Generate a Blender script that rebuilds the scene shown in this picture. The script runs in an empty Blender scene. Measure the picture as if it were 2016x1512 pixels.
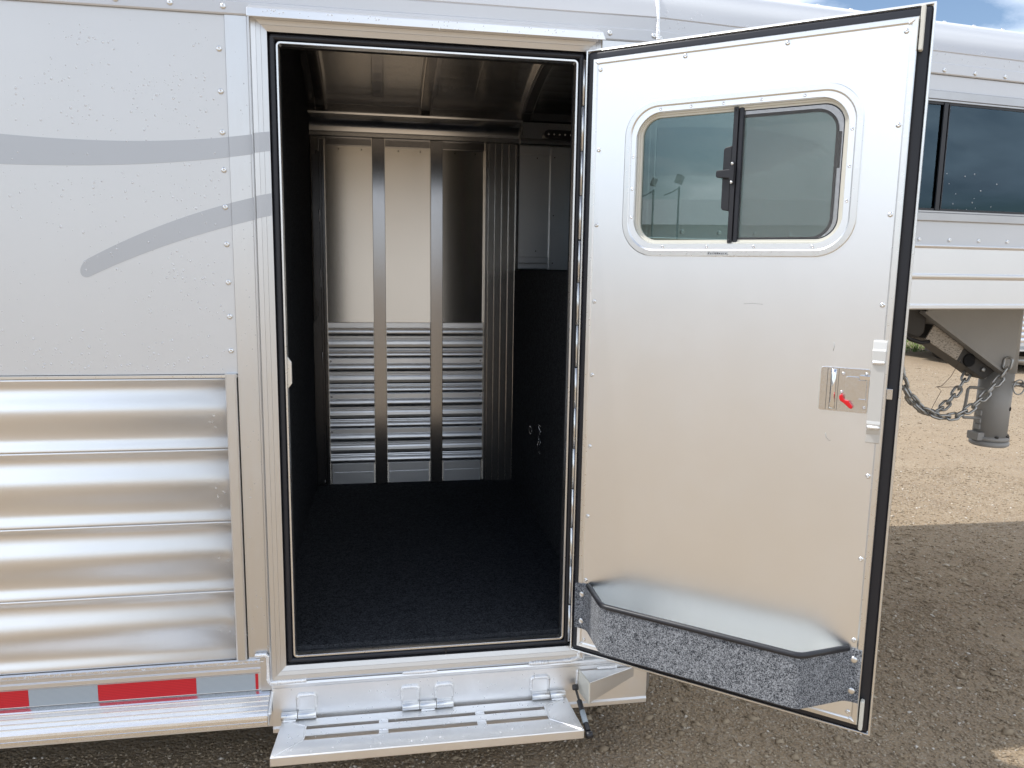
import bpy, bmesh, math, random
import numpy as np
from mathutils import Vector, Matrix

R = math.radians
rnd = random.Random(7)
sc = bpy.context.scene
col = sc.collection

# ------------------------------------------------------------------ camera
cam_d = bpy.data.cameras.new('camera')
cam = bpy.data.objects.new('camera', cam_d)
col.objects.link(cam)
cam_d.sensor_width = 36.0
cam_d.lens = 1514.0 / 2016.0 * 36.0
cam_d.clip_start = 0.05
cam_d.clip_end = 3000.0

def _ray(px, py):
    return Vector(((px - 1008.0) / 1514.0, (py - 756.0) / 1514.0, 1.0))
_vx = _ray(9800, 661).normalized()
_vz = (-_ray(856, 10800)).normalized()
_vy = _vz.cross(_vx).normalized()
_vx = _vy.cross(_vz)
_Rw = Matrix((_vx, _vy, _vz))              # world = _Rw @ camera(x right, y down, z forward)
_m = _Rw @ Matrix(((1, 0, 0), (0, -1, 0), (0, 0, -1)))
cam.matrix_world = Matrix.Translation((0, -2.35, 1.64)) @ _m.to_4x4()
sc.camera = cam

# ------------------------------------------------------------------ sky and sun
SUN = Vector((-0.615, 0.080, 1.0)).normalized()      # high sun over the rear of the trailer, just behind its side
elev = math.asin(SUN.z)
azim = math.atan2(SUN.x, SUN.y)
w = bpy.data.worlds.new('World')
sc.world = w
w.use_nodes = True
nt = w.node_tree
for n_ in list(nt.nodes):
    nt.nodes.remove(n_)
L = nt.links.new
out = nt.nodes.new('ShaderNodeOutputWorld')
bg = nt.nodes.new('ShaderNodeBackground')
sky = nt.nodes.new('ShaderNodeTexSky')
sky.sky_type = 'NISHITA'
sky.sun_disc = False
sky.sun_elevation = elev
sky.sun_rotation = azim
sky.air_density = 1.0
sky.dust_density = 0.6
sky.ozone_density = 1.2
bg.inputs['Strength'].default_value = 0.10
tc = nt.nodes.new('ShaderNodeTexCoord')
sep = nt.nodes.new('ShaderNodeSeparateXYZ'); L(tc.outputs['Generated'], sep.inputs[0])
zz = nt.nodes.new('ShaderNodeMath'); zz.operation = 'MAXIMUM'; zz.inputs[1].default_value = 0.0
L(sep.outputs['Z'], zz.inputs[0])
za = nt.nodes.new('ShaderNodeMath'); za.operation = 'ADD'; za.inputs[1].default_value = 0.22
L(zz.outputs[0], za.inputs[0])
dx = nt.nodes.new('ShaderNodeMath'); dx.operation = 'DIVIDE'; L(sep.outputs['X'], dx.inputs[0]); L(za.outputs[0], dx.inputs[1])
dy = nt.nodes.new('ShaderNodeMath'); dy.operation = 'DIVIDE'; L(sep.outputs['Y'], dy.inputs[0]); L(za.outputs[0], dy.inputs[1])
cmb = nt.nodes.new('ShaderNodeCombineXYZ'); L(dx.outputs[0], cmb.inputs[0]); L(dy.outputs[0], cmb.inputs[1])
cmb.inputs[2].default_value = 1.0
nz = nt.nodes.new('ShaderNodeTexNoise'); L(cmb.outputs[0], nz.inputs['Vector'])
nz.inputs['Scale'].default_value = 1.15
nz.inputs['Detail'].default_value = 9.0
nz.inputs['Roughness'].default_value = 0.55
nz.inputs['Distortion'].default_value = 0.35
rp = nt.nodes.new('ShaderNodeValToRGB'); L(nz.outputs['Fac'], rp.inputs[0])
rp.color_ramp.elements[0].position = 0.37
rp.color_ramp.elements[1].position = 0.55
nz2 = nt.nodes.new('ShaderNodeTexNoise'); L(cmb.outputs[0], nz2.inputs['Vector'])
nz2.inputs['Scale'].default_value = 2.6; nz2.inputs['Detail'].default_value = 5.0
rp2 = nt.nodes.new('ShaderNodeValToRGB'); L(nz2.outputs['Fac'], rp2.inputs[0])
rp2.color_ramp.elements[0].position = 0.3; rp2.color_ramp.elements[0].color = (6.8, 7.4, 8.4, 1)
rp2.color_ramp.elements[1].position = 0.7; rp2.color_ramp.elements[1].color = (12.6, 13.4, 14.4, 1)
mx = nt.nodes.new('ShaderNodeMix'); mx.data_type = 'RGBA'
L(rp.outputs[0], mx.inputs[0]); L(sky.outputs[0], mx.inputs[6]); L(rp2.outputs[0], mx.inputs[7])
L(mx.outputs[2], bg.inputs['Color'])
L(bg.outputs[0], out.inputs[0])

sun_d = bpy.data.lights.new('sun', 'SUN')
sun_d.energy = 2.1
sun_d.angle = R(0.53)
sun_d.color = (1.0, 0.965, 0.92)
sun = bpy.data.objects.new('sun', sun_d)
col.objects.link(sun)
sun.rotation_euler = SUN.to_track_quat('Z', 'Y').to_euler()
sun.location = (0, 0, 30)

sc.view_settings.view_transform = 'Standard'
sc.view_settings.look = 'None'
sc.view_settings.exposure = 0.64
sc.view_settings.gamma = 1.0
sc.view_settings.use_curve_mapping = False
sc.render.engine = 'CYCLES'
sc.cycles.max_bounces = 10
sc.cycles.glossy_bounces = 6
sc.cycles.transparent_max_bounces = 16

# ------------------------------------------------------------------ materials
MAT = {}
class NB:
    """tiny node-material helper"""
    def __init__(s, name):
        s.m = bpy.data.materials.new(name); s.m.use_nodes = True
        s.t = s.m.node_tree
        s.b = s.t.nodes['Principled BSDF']; s.o = s.t.nodes['Material Output']
        MAT[name] = s.m
    def n(s, kind, **kw):
        x = s.t.nodes.new('ShaderNode' + kind)
        for k, v in kw.items():
            setattr(x, k, v)
        return x
    def l(s, a, b): s.t.links.new(a, b)
    def coord(s, scale=(1, 1, 1), kind='Object'):
        t = s.n('TexCoord'); mp = s.n('Mapping')
        s.l(t.outputs[kind], mp.inputs[0]); mp.inputs['Scale'].default_value = scale
        return mp.outputs[0]
    def noise(s, vec, scale, detail=4, rough=.55):
        x = s.n('TexNoise'); s.l(vec, x.inputs['Vector'])
        x.inputs['Scale'].default_value = scale; x.inputs['Detail'].default_value = detail
        x.inputs['Roughness'].default_value = rough
        return x.outputs['Fac']
    def ramp(s, fac, stops):
        x = s.n('ValToRGB'); s.l(fac, x.inputs[0]); cr = x.color_ramp
        while len(cr.elements) < len(stops): cr.elements.new(.5)
        for e, (p, c) in zip(cr.elements, stops):
            e.position = p
            e.color = (c, c, c, 1) if isinstance(c, (int, float)) else (*c, 1)
        return x.outputs['Color']
    def mr(s, fac, a, b, c, d):
        x = s.n('MapRange'); s.l(fac, x.inputs[0])
        for i, v in enumerate((a, b, c, d)): x.inputs[i + 1].default_value = v
        return x.outputs[0]
    def mix(s, fac, a, b, mode='MIX'):
        x = s.n('Mix', data_type='RGBA', blend_type=mode)
        if isinstance(fac, (int, float)): x.inputs[0].default_value = fac
        else: s.l(fac, x.inputs[0])
        for i, v in ((6, a), (7, b)):
            if isinstance(v, tuple): x.inputs[i].default_value = (*v, 1)
            else: s.l(v, x.inputs[i])
        return x.outputs[2]
    def bump(s, h, strength=.2, dist=.002, prev=None):
        x = s.n('Bump'); s.l(h, x.inputs['Height'])
        x.inputs['Strength'].default_value = strength; x.inputs['Distance'].default_value = dist
        if prev is not None: s.l(prev, x.inputs['Normal'])
        return x.outputs[0]
    def set(s, **kw):
        for k, v in kw.items():
            i = s.b.inputs[k.replace('_', ' ')]
            if hasattr(v, 'is_linked') or hasattr(v, 'links'): s.l(v, i)
            elif isinstance(v, tuple): i.default_value = (*v, 1) if len(v) == 3 else v
            else: i.default_value = v

def alu(name, base, rough, grain=(1, 1, 1), wave=0.0, wscale=2.0, var=.06, gstr=.12, metal=1.0, smudge=.10, aniso=0.0, rv=.04, rot=0.0):
    b = NB(name)
    v = b.coord(grain)
    v2 = b.coord((1, 1, 1))
    g = b.noise(v, 60, 3)
    s = b.noise(v2, 3.0, 6, .6)
    cl = b.mix(b.mr(s, .3, .7, 0, 1), tuple(c * (1 - var) for c in base), base)
    b.set(Base_Color=cl, Metallic=metal)
    r = b.n('Math', operation='ADD')
    b.l(b.mr(g, .3, .7, rough - rv, rough + rv), r.inputs[0])
    b.l(b.mr(b.noise(v2, 7.0, 6, .65), .45, .75, 0, smudge), r.inputs[1])
    b.l(r.outputs[0], b.b.inputs['Roughness'])
    if aniso:
        tg_ = b.n('Tangent', direction_type='RADIAL', axis='Z'); b.l(tg_.outputs[0], b.b.inputs['Tangent'])
        b.set(Anisotropic=aniso, Anisotropic_Rotation=rot)
    nn = b.bump(g, gstr, .0006)
    if wave:
        nn = b.bump(b.noise(b.coord((1, 1, .35)), wscale, 1, .4), wave, .02, nn)
    b.l(nn, b.b.inputs['Normal'])
    return b

alu('alu_frame', (.70, .70, .70), .36, (6, 6, .3), var=.03, gstr=.012, smudge=.04)
alu('alu_rail', (.80, .80, .805), .36, (.3, 8, 8), var=.03, gstr=.012, smudge=.05)
alu('alu_corrugated', (.87, .88, .90), .33, (.1, 12, 12), var=.02, gstr=.0, smudge=.03, rv=.02)
alu('alu_door', (.89, .90, .91), .33, (10, 10, .06), var=.03, gstr=.0, smudge=.03, rv=.012, wave=.012, wscale=1.6)
alu('alu_trim', (.81, .81, .80), .30, (2, 2, 2), var=.03, gstr=.01, smudge=.04)
alu('alu_step', (.93, .93, .93), .40, (.4, 10, 10), var=.04, gstr=.0, smudge=.10)
alu('alu_ledge', (.92, .92, .92), .24, (.3, 8, 8), var=.04, gstr=.0, smudge=.08)
alu('anodized', (.52, .52, .525), .42, (.3, 8, 8), var=.03, gstr=.0)
alu('alu_interior', (.68, .645, .59), .25, (.4, .4, 10), wave=.06, wscale=1.5, var=.03, gstr=.0, smudge=.0, aniso=.98, rv=.008, rot=.25)
alu('alu_slat', (.78, .80, .83), .36, (.3, 10, 10), var=.05, gstr=.0, smudge=.03)
alu('alu_ceiling', (.74, .735, .735), .22, (10, .4, 3), wave=.03, wscale=1.5, var=.05, gstr=.0, smudge=.0, rv=.02)
alu('alu_post', (.33, .325, .33), .17, (10, 10, .3), var=.04, gstr=.0, smudge=.02, rv=.02)
alu('alu_column', (.70, .68, .66), .20, (10, 10, .3), var=.04, gstr=.0, smudge=.02, rv=.02)
alu('weld_alu', (.95, .95, .95), .46, (1, 1, 1), var=.05, gstr=.0)
alu('stainless', (.74, .745, .755), .18, (2, 2, 2), var=.04, gstr=.0)
alu('chrome', (.82, .82, .82), .08, (2, 2, 2), var=.02, smudge=.03, gstr=.0)
alu('galvanized', (.52, .53, .53), .42, (2, 2, 2), var=.22)

def plain(name, base, rough, spec=.5, nscale=None, nstr=.15, var=.0, metal=0.0, coat=0.0):
    b = NB(name)
    v = b.coord()
    if var:
        b.set(Base_Color=b.mix(b.noise(v, 4, 6, .65), tuple(c * (1 - var) for c in base), tuple(min(1, c * (1 + var)) for c in base)))
    else:
        b.set(Base_Color=base)
    b.set(Roughness=rough, Metallic=metal, Coat_Weight=coat)
    b.b.inputs['Specular IOR Level'].default_value = spec
    if nscale:
        b.l(b.bump(b.noise(v, nscale, 4), nstr, .001), b.b.inputs['Normal'])
    return b
# silver painted sheet (flake): slightly metallic satin lacquer
b = plain('paint_silver', (.69, .70, .71), .38, .5, var=.03, metal=.35, coat=.25)
b.b.inputs['Coat Roughness'].default_value = .12
b.l(b.bump(b.noise(b.coord(), 1.7, 2, .4), .06, .02), b.b.inputs['Normal'])
b = plain('paint_stripe', (.50, .515, .54), .38, .5, var=.03, metal=.30, coat=.25)
b.b.inputs['Coat Roughness'].default_value = .12
b = plain('paint_gooseneck', (.62, .625, .64), .30, .5, var=.03, metal=.25, coat=.3)
plain('paint_white', (.78, .78, .77), .35, .5, var=.04)
plain('guard_alu', (.60, .59, .56), .42, .5, var=.04, metal=.25)
plain('liner_white', (.80, .81, .79), .45, .5, var=.03)
plain('paint_grey_steel', (.34, .335, .325), .5, .5, var=.12, nscale=60, nstr=.08)
plain('dark_steel', (.055, .052, .05), .55, .4, var=.2)
plain('rubber_black', (.013, .014, .020), .42, .5, var=.2, nscale=90, nstr=.1)
plain('plastic_black', (.018, .018, .022), .38, .5, nscale=200, nstr=.1)
plain('rubber_tyre', (.025, .025, .025), .75, .3, var=.3)
plain('dark_interior', (.02, .02, .022), .9, .2)

plain('tape_white', (.40, .45, .48), .30, .5, var=.08)
plain('plastic_red', (.70, .012, .018), .25, .5)
plain('plastic_cream_and_sunlit', (.70, .68, .60), .4, .5)  # cream plastic parts; also the painted sunlight on the stop bracket's end
plain('bark', (.12, .09, .065), .9, .2, var=.3)
plain('building_wall', (.72, .72, .70), .5, .4, var=.05)
plain('wire_brown', (.14, .10, .075), .55, .4)
# retro tape fine horizontal ribbing
b = NB('tape_ribbed')
wv = b.n('TexWave', wave_type='BANDS', bands_direction='Z'); b.l(b.coord(), wv.inputs['Vector']); wv.inputs['Scale'].default_value = 85
b.set(Base_Color=b.mix(wv.outputs['Fac'], (.30, .35, .39), (.46, .50, .53)), Roughness=.3)
b = NB('tape_red')
wv = b.n('TexWave', wave_type='BANDS', bands_direction='Z'); b.l(b.coord(), wv.inputs['Vector']); wv.inputs['Scale'].default_value = 60
b.set(Base_Color=b.mix(wv.outputs['Fac'], (.50, .012, .022), (.66, .022, .035)), Roughness=.28)
# carpets
def carpet(name, dark, light, scale, pos, bstr=.6, sheen=.25):
    b = NB(name); v = b.coord()
    n1 = b.noise(v, scale, 3, .7)
    n2 = b.noise(v, scale * .22, 3, .6)
    f = b.n('Math', operation='MULTIPLY_ADD'); b.l(n2, f.inputs[0]); f.inputs[1].default_value = .25; b.l(n1, f.inputs[2])
    c = b.ramp(f.outputs[0], [(pos[0], dark), (pos[1], light)])
    b.set(Base_Color=c, Roughness=1.0, Sheen_Weight=sheen, Sheen_Roughness=.6)
    b.b.inputs['Specular IOR Level'].default_value = .1
    b.l(b.bump(n1, bstr, .004), b.b.inputs['Normal'])
carpet('carpet_black', (.006, .0067, .0085), (.078, .083, .093), 210, (.46, .90), bstr=.4, sheen=0)
carpet('carpet_grey', (.016, .019, .026), (.42, .44, .47), 300, (.50, .82), bstr=.12, sheen=.1)
# glass
def glass(name, tint, rough=.0, ior=1.5, gc=(1, 1, 1)):
    b = NB(name); b.t.nodes.remove(b.b)
    tr = b.n('BsdfTransparent'); tr.inputs[0].default_value = (*tint, 1)
    gl = b.n('BsdfGlossy'); gl.inputs['Roughness'].default_value = rough; gl.inputs['Color'].default_value = (*gc, 1)
    fr = b.n('Fresnel'); fr.inputs[0].default_value = ior
    ms = b.n('MixShader'); b.l(fr.outputs[0], ms.inputs[0]); b.l(tr.outputs[0], ms.inputs[1]); b.l(gl.outputs[0], ms.inputs[2])
    b.l(ms.outputs[0], b.o.inputs[0])
glass('glass_tinted', (.50, .60, .575), ior=1.75)
glass('glass_dark', (.40, .46, .50), ior=1.7, gc=(.55, .78, .95))
b = NB('water')
b.set(Base_Color=(.93, .94, .95), Roughness=.05)
tr = b.n('BsdfTransparent'); ms = b.n('MixShader'); ms.inputs[0].default_value = .5
b.l(tr.outputs[0], ms.inputs[1]); b.l(b.b.outputs[0], ms.inputs[2]); b.l(ms.outputs[0], b.o.inputs[0])
# insect screen: woven wires with open cells
b = NB('insect_screen'); b.t.nodes.remove(b.b)
vv = b.coord()
wu = b.n('TexWave', wave_type='BANDS', bands_direction='X'); b.l(vv, wu.inputs['Vector']); wu.inputs['Scale'].default_value = 110
wz = b.n('TexWave', wave_type='BANDS', bands_direction='Z'); b.l(vv, wz.inputs['Vector']); wz.inputs['Scale'].default_value = 110
mxm = b.n('Math', operation='MAXIMUM'); b.l(wu.outputs['Fac'], mxm.inputs[0]); b.l(wz.outputs['Fac'], mxm.inputs[1])
gt = b.mr(mxm.outputs[0], .7, .99, 0.0, .55)
df = b.n('BsdfDiffuse'); df.inputs[0].default_value = (.22, .22, .215, 1)
tr = b.n('BsdfTransparent'); ms = b.n('MixShader'); b.l(gt, ms.inputs[0]); b.l(tr.outputs[0], ms.inputs[1]); b.l(df.outputs[0], ms.inputs[2])
b.l(ms.outputs[0], b.o.inputs[0])
# placard with rows of engraved lettering
b = NB('placard')
bk = b.n('TexBrick'); b.l(b.coord((1, 1, 1)), bk.inputs['Vector'])
v = b.coord((70, 70, 420)); v.node.inputs['Rotation'].default_value = (0, R(-32), 0); ln = b.noise(v, 1.0, 2, .6)
b.set(Base_Color=b.ramp(ln, [(.53, (.46, .41, .35)), (.60, (.09, .08, .07))]), Roughness=.45, Metallic=.2)
# gravel ground
b = NB('gravel'); v = b.coord(kind='Object')
big = b.noise(v, .35, 5, .6); mid = b.noise(v, 3.0, 6, .65); fine = b.noise(v, 90, 4, .7)
vo = b.n('TexVoronoi'); b.l(v, vo.inputs['Vector']); vo.inputs['Scale'].default_value = 95
vo2 = b.n('TexVoronoi'); b.l(v, vo2.inputs['Vector']); vo2.inputs['Scale'].default_value = 42
st = b.ramp(vo.outputs['Color'], [(0.0, (.15, .122, .095)), (.35, (.28, .232, .18)), (.65, (.36, .305, .24)), (1.0, (.52, .475, .41))])
so = b.ramp(mid, [(.3, (.27, .195, .124)), (.5, (.355, .262, .165)), (.72, (.42, .325, .215))])
c1 = b.mix(b.mr(fine, .40, .58, 0, .8), so, st)
c2 = b.mix(b.mr(big, .38, .66, 0, .55), c1, (.37, .282, .188))
b.set(Base_Color=c2, Roughness=.95); b.b.inputs['Specular IOR Level'].default_value = .15
n1 = b.bump(vo.outputs['Distance'], .55, .008)
n1.node.invert = True
n2 = b.bump(vo2.outputs['Distance'], .3, .012, n1); n2.node.invert = True
n3 = b.bump(mid, .4, .04, n2)
b.l(n3, b.b.inputs['Normal'])
b = NB('pebble')
at = b.n('Attribute', attribute_name='tone')
b.set(Base_Color=b.ramp(at.outputs['Fac'], [(0, (.19, .145, .10)), (.3, (.31, .24, .162)), (.6, (.40, .318, .222)), (.85, (.50, .425, .33)), (1, (.70, .64, .56))]), Roughness=.9)
b.b.inputs['Specular IOR Level'].default_value = .2
b = NB('grass'); at = b.n('Attribute', attribute_name='tone')
b.set(Base_Color=b.ramp(at.outputs['Fac'], [(0, (.07, .16, .02)), (.6, (.12, .25, .035)), (1, (.26, .32, .08))]), Roughness=.7)
b = NB('leaf'); at = b.n('Attribute', attribute_name='tone')
b.set(Base_Color=b.ramp(at.outputs['Fac'], [(0, (.035, .08, .015)), (.6, (.06, .13, .025)), (1, (.11, .18, .04))]), Roughness=.6)

# ------------------------------------------------------------------ mesh helpers
class MB:
    def __init__(s, M=None):
        s.v = []; s.f = []; s.sm = []; s.M = M
    def _add(s, vs, fs, smooth=False):
        o = len(s.v)
        if s.M is not None:
            vs = [s.M @ Vector(p) for p in vs]
        s.v += [tuple(p) for p in vs]
        s.f += [tuple(i + o for i in f) for f in fs]
        s.sm += [smooth] * len(fs)
        return s
    def box(s, x0, x1, y0, y1, z0, z1):
        vs = [(x, y, z) for x in (x0, x1) for y in (y0, y1) for z in (z0, z1)]
        return s._add(vs, [(0, 1, 3, 2), (4, 6, 7, 5), (0, 4, 5, 1), (2, 3, 7, 6), (0, 2, 6, 4), (1, 5, 7, 3)])
    def hexa(s, vs):            # 8 points: bottom 4 ring, top 4 ring
        return s._add(vs, [(3, 2, 1, 0), (4, 5, 6, 7), (0, 1, 5, 4), (1, 2, 6, 5), (2, 3, 7, 6), (3, 0, 4, 7)])
    def loft(s, rings, closed=True, cap=True, smooth=False):
        n = len(rings[0]); vs = [p for r in rings for p in r]; fs = []
        for i in range(len(rings) - 1):
            for j in range(n if closed else n - 1):
                k = (j + 1) % n
                fs.append((i * n + j, i * n + k, (i + 1) * n + k, (i + 1) * n + j))
        s._add(vs, fs, smooth)
        if cap and closed:
            o = len(s.v) - len(vs)
            s.f += [tuple(o + j for j in reversed(range(n))), tuple(o + (len(rings) - 1) * n + j for j in range(n))]
            s.sm += [False, False]
        return s
    def prism(s, poly, axis, a, b, smooth=False):
        """extrude polygon of 2-tuples along an axis from a to b"""
        def P(p, t):
            return {'x': (t, p[0], p[1]), 'y': (p[0], t, p[1]), 'z': (p[0], p[1], t)}[axis]
        return s.loft([[P(p, a) for p in poly], [P(p, b) for p in poly]], smooth=smooth)
    def tube(s, pts, r, seg=8, smooth=True, cap=True):
        pts = [Vector(p) for p in pts]; rings = []
        n = len(pts); up = None
        rr = r if isinstance(r, (list, tuple)) else [r] * n
        for i, p in enumerate(pts):
            t = (pts[min(i + 1, n - 1)] - pts[max(i - 1, 0)]).normalized()
            if up is None:
                up = Vector((0, 0, 1)) if abs(t.z) < .9 else Vector((1, 0, 0))
            a = t.cross(up).normalized(); bb = a.cross(t).normalized(); up = bb
            rings.append([p + (a * math.cos(2 * math.pi * k / seg) + bb * math.sin(2 * math.pi * k / seg)) * rr[i] for k in range(seg)])
        return s.loft(rings, smooth=smooth, cap=cap)
    def lathe(s, prof, c, axis=(0, -1, 0), seg=16, smooth=True):
        """profile (radius, height) along axis from c"""
        ax = Vector(axis).normalized(); a = ax.orthogonal().normalized(); bb = ax.cross(a); c = Vector(c)
        rings = [[c + ax * h + (a * math.cos(2 * math.pi * k / seg) + bb * math.sin(2 * math.pi * k / seg)) * max(r, 1e-5) for k in range(seg)] for r, h in prof]
        return s.loft(rings, smooth=smooth)
    def ring(s, x0, x1, z0, z1, prof, r=0.0, seg=1, smooth=False):
        """mitred/rounded frame in the XZ plane; profile of (inset, outward -Y)"""
        rings = []
        for ins, o in prof:
            rings.append([(x, -o, z) for x, z in rrect(x0 + ins, x1 - ins, z0 + ins, z1 - ins, max(r - ins, .0005) if seg > 1 else 0, seg)])
        return s.loft(rings, cap=False, smooth=smooth)
    def build(s, name, mat, parent=None, bevel=0, seg=2, smooth_angle=None):
        me = bpy.data.meshes.new(name)
        me.from_pydata(s.v, [], s.f)
        me.polygons.foreach_set('use_smooth', s.sm)
        bm = bmesh.new(); bm.from_mesh(me); bmesh.ops.recalc_face_normals(bm, faces=bm.faces); bm.to_mesh(me); bm.free()
        me.materials.append(MAT[mat])
        o = bpy.data.objects.new(name, me); col.objects.link(o)
        if parent is not None: o.parent = parent
        if bevel:
            m = o.modifiers.new('bevel', 'BEVEL'); m.width = bevel; m.segments = seg; m.limit_method = 'ANGLE'; m.angle_limit = R(40)
        return o

def rrect(x0, x1, z0, z1, r, seg):
    if seg <= 1 or r <= 0:
        return [(x0, z0), (x1, z0), (x1, z1), (x0, z1)]
    pts = []
    for cx_, cz_, a0 in ((x1 - r, z0 + r, -90), (x1 - r, z1 - r, 0), (x0 + r, z1 - r, 90), (x0 + r, z0 + r, 180)):
        for k in range(seg + 1):
            a = R(a0 + 90 * k / seg)
            pts.append((cx_ + r * math.cos(a), cz_ + r * math.sin(a)))
    return pts

def empty(name, loc=(0, 0, 0), parent=None, rz=0):
    o = bpy.data.objects.new(name, None); col.objects.link(o); o.location = loc; o.rotation_euler = (0, 0, rz)
    o.empty_display_size = .1
    if parent is not None: o.parent = parent
    return o
def tag(o, label, cat, group=None):
    o['label'] = label; o['category'] = cat
    if group: o['group'] = group
    return o
def inst(src_mesh, name, parent, loc, rot=None, scale=None):
    o = bpy.data.objects.new(name, src_mesh); col.objects.link(o); o.parent = parent; o.location = loc
    if rot is not None: o.rotation_mode = 'QUATERNION'; o.rotation_quaternion = rot
    if scale: o.scale = scale
    return o
def mesh_only(mb, name, mat):
    o = mb.build(name, mat); me = o.data; bpy.data.objects.remove(o); return me

# rivet: dome with a flange and a mandrel dimple, pointing to -Y
_rv = MB().lathe([(.0085, 0), (.0085, .0008), (.0072, .0028), (.0048, .0042), (.0022, .0046), (.0018, .0036), (.0002, .0034)], (0, 0, 0), (0, -1, 0), 14)
RIVET = mesh_only(_rv, 'rivet', 'alu_trim')
_rv = MB().lathe([(.006, 0), (.0058, .001), (.0042, .0022), (.002, .0026), (.0016, .0018), (.0002, .0016)], (0, 0, 0), (0, -1, 0), 12)
SCREW = mesh_only(_rv, 'screw', 'stainless')
_rv = MB().lathe([(.0035, 0), (.0035, .0006), (.0002, .0008)], (0, 0, 0), (0, -1, 0), 8)
HOLE = mesh_only(_rv, 'screw_hole', 'dark_interior')
def rivet(parent, loc, rot=None, s=1.0, mesh=None, name='rivet'):
    q = (rot if rot is not None else Matrix.Identity(3).to_quaternion())
    spin = Matrix.Rotation(rnd.uniform(0, 6.28), 3, 'Y').to_quaternion()
    return inst(mesh or RIVET, name, parent, loc, q @ spin, (s, s, s) if s != 1 else None)

def weld(pts, r=.006, parent=None, name='weld_bead', M=None, pitch=.005, flat=1.0, mat='weld_alu'):
    """ripple-textured bead along a polyline"""
    P = [Vector(p) for p in pts]; res = []; rad = []
    for a, bb in zip(P[:-1], P[1:]):
        n = max(3, int((bb - a).length / (pitch / 4)))
        for i in range(n):
            res.append(a.lerp(bb, i / n))
    res.append(P[-1])
    k = 0
    wob = rnd.uniform(0, 9)
    out_ = []
    for i, p in enumerate(res):
        ph = i % 4
        e = min(i, len(res) - 1 - i)
        rr = r * (1 + .07 * (1.5 - abs(ph - 1.5)) - .05 + .14 * math.sin(i * .07 + wob) + rnd.uniform(-.02, .02))
        if e < 3: rr *= .45 + .18 * e
        rad.append(rr)
        out_.append(p + Vector((rnd.uniform(-1, 1), rnd.uniform(-.3, .3), rnd.uniform(-1, 1))) * r * .05)
    mb = MB(M).tube(out_, rad, 8)
    return mb.build(name, mat, parent)

# ------------------------------------------------------------------ ground
def ground():
    me = bpy.data.meshes.new('ground')
    S = 900
    xs = sorted(set([-S, -200, -60, -20] + list(np.linspace(-8, 16, 49)) + [30, 60, 200, S]))
    ys = sorted(set([-S, -200, -60, -20] + list(np.linspace(-8, 16, 49)) + [30, 60, 200, S]))
    vs = []
    for y in ys:
        for x in xs:
            z = 0.0
            if -8 < x < 16 and -8 < y < 16:
                z = -.012 * (math.sin(x * 1.3 + y * .7) + math.sin(y * 1.9 - x * .5) + 2) * .5
            vs.append((x, y, z))
    nx = len(xs)
    fs = [(j * nx + i, j * nx + i + 1, (j + 1) * nx + i + 1, (j + 1) * nx + i) for j in range(len(ys) - 1) for i in range(nx - 1)]
    me.from_pydata(vs, [], fs); me.materials.append(MAT['gravel'])
    me.polygons.foreach_set('use_smooth', [True] * len(fs))
    o = bpy.data.objects.new('ground', me); col.objects.link(o); o['kind'] = 'structure'
ground()
def gz(x, y):
    return -.012 * (np.sin(x * 1.3 + y * .7) + np.sin(y * 1.9 - x * .5) + 2) * .5

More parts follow.
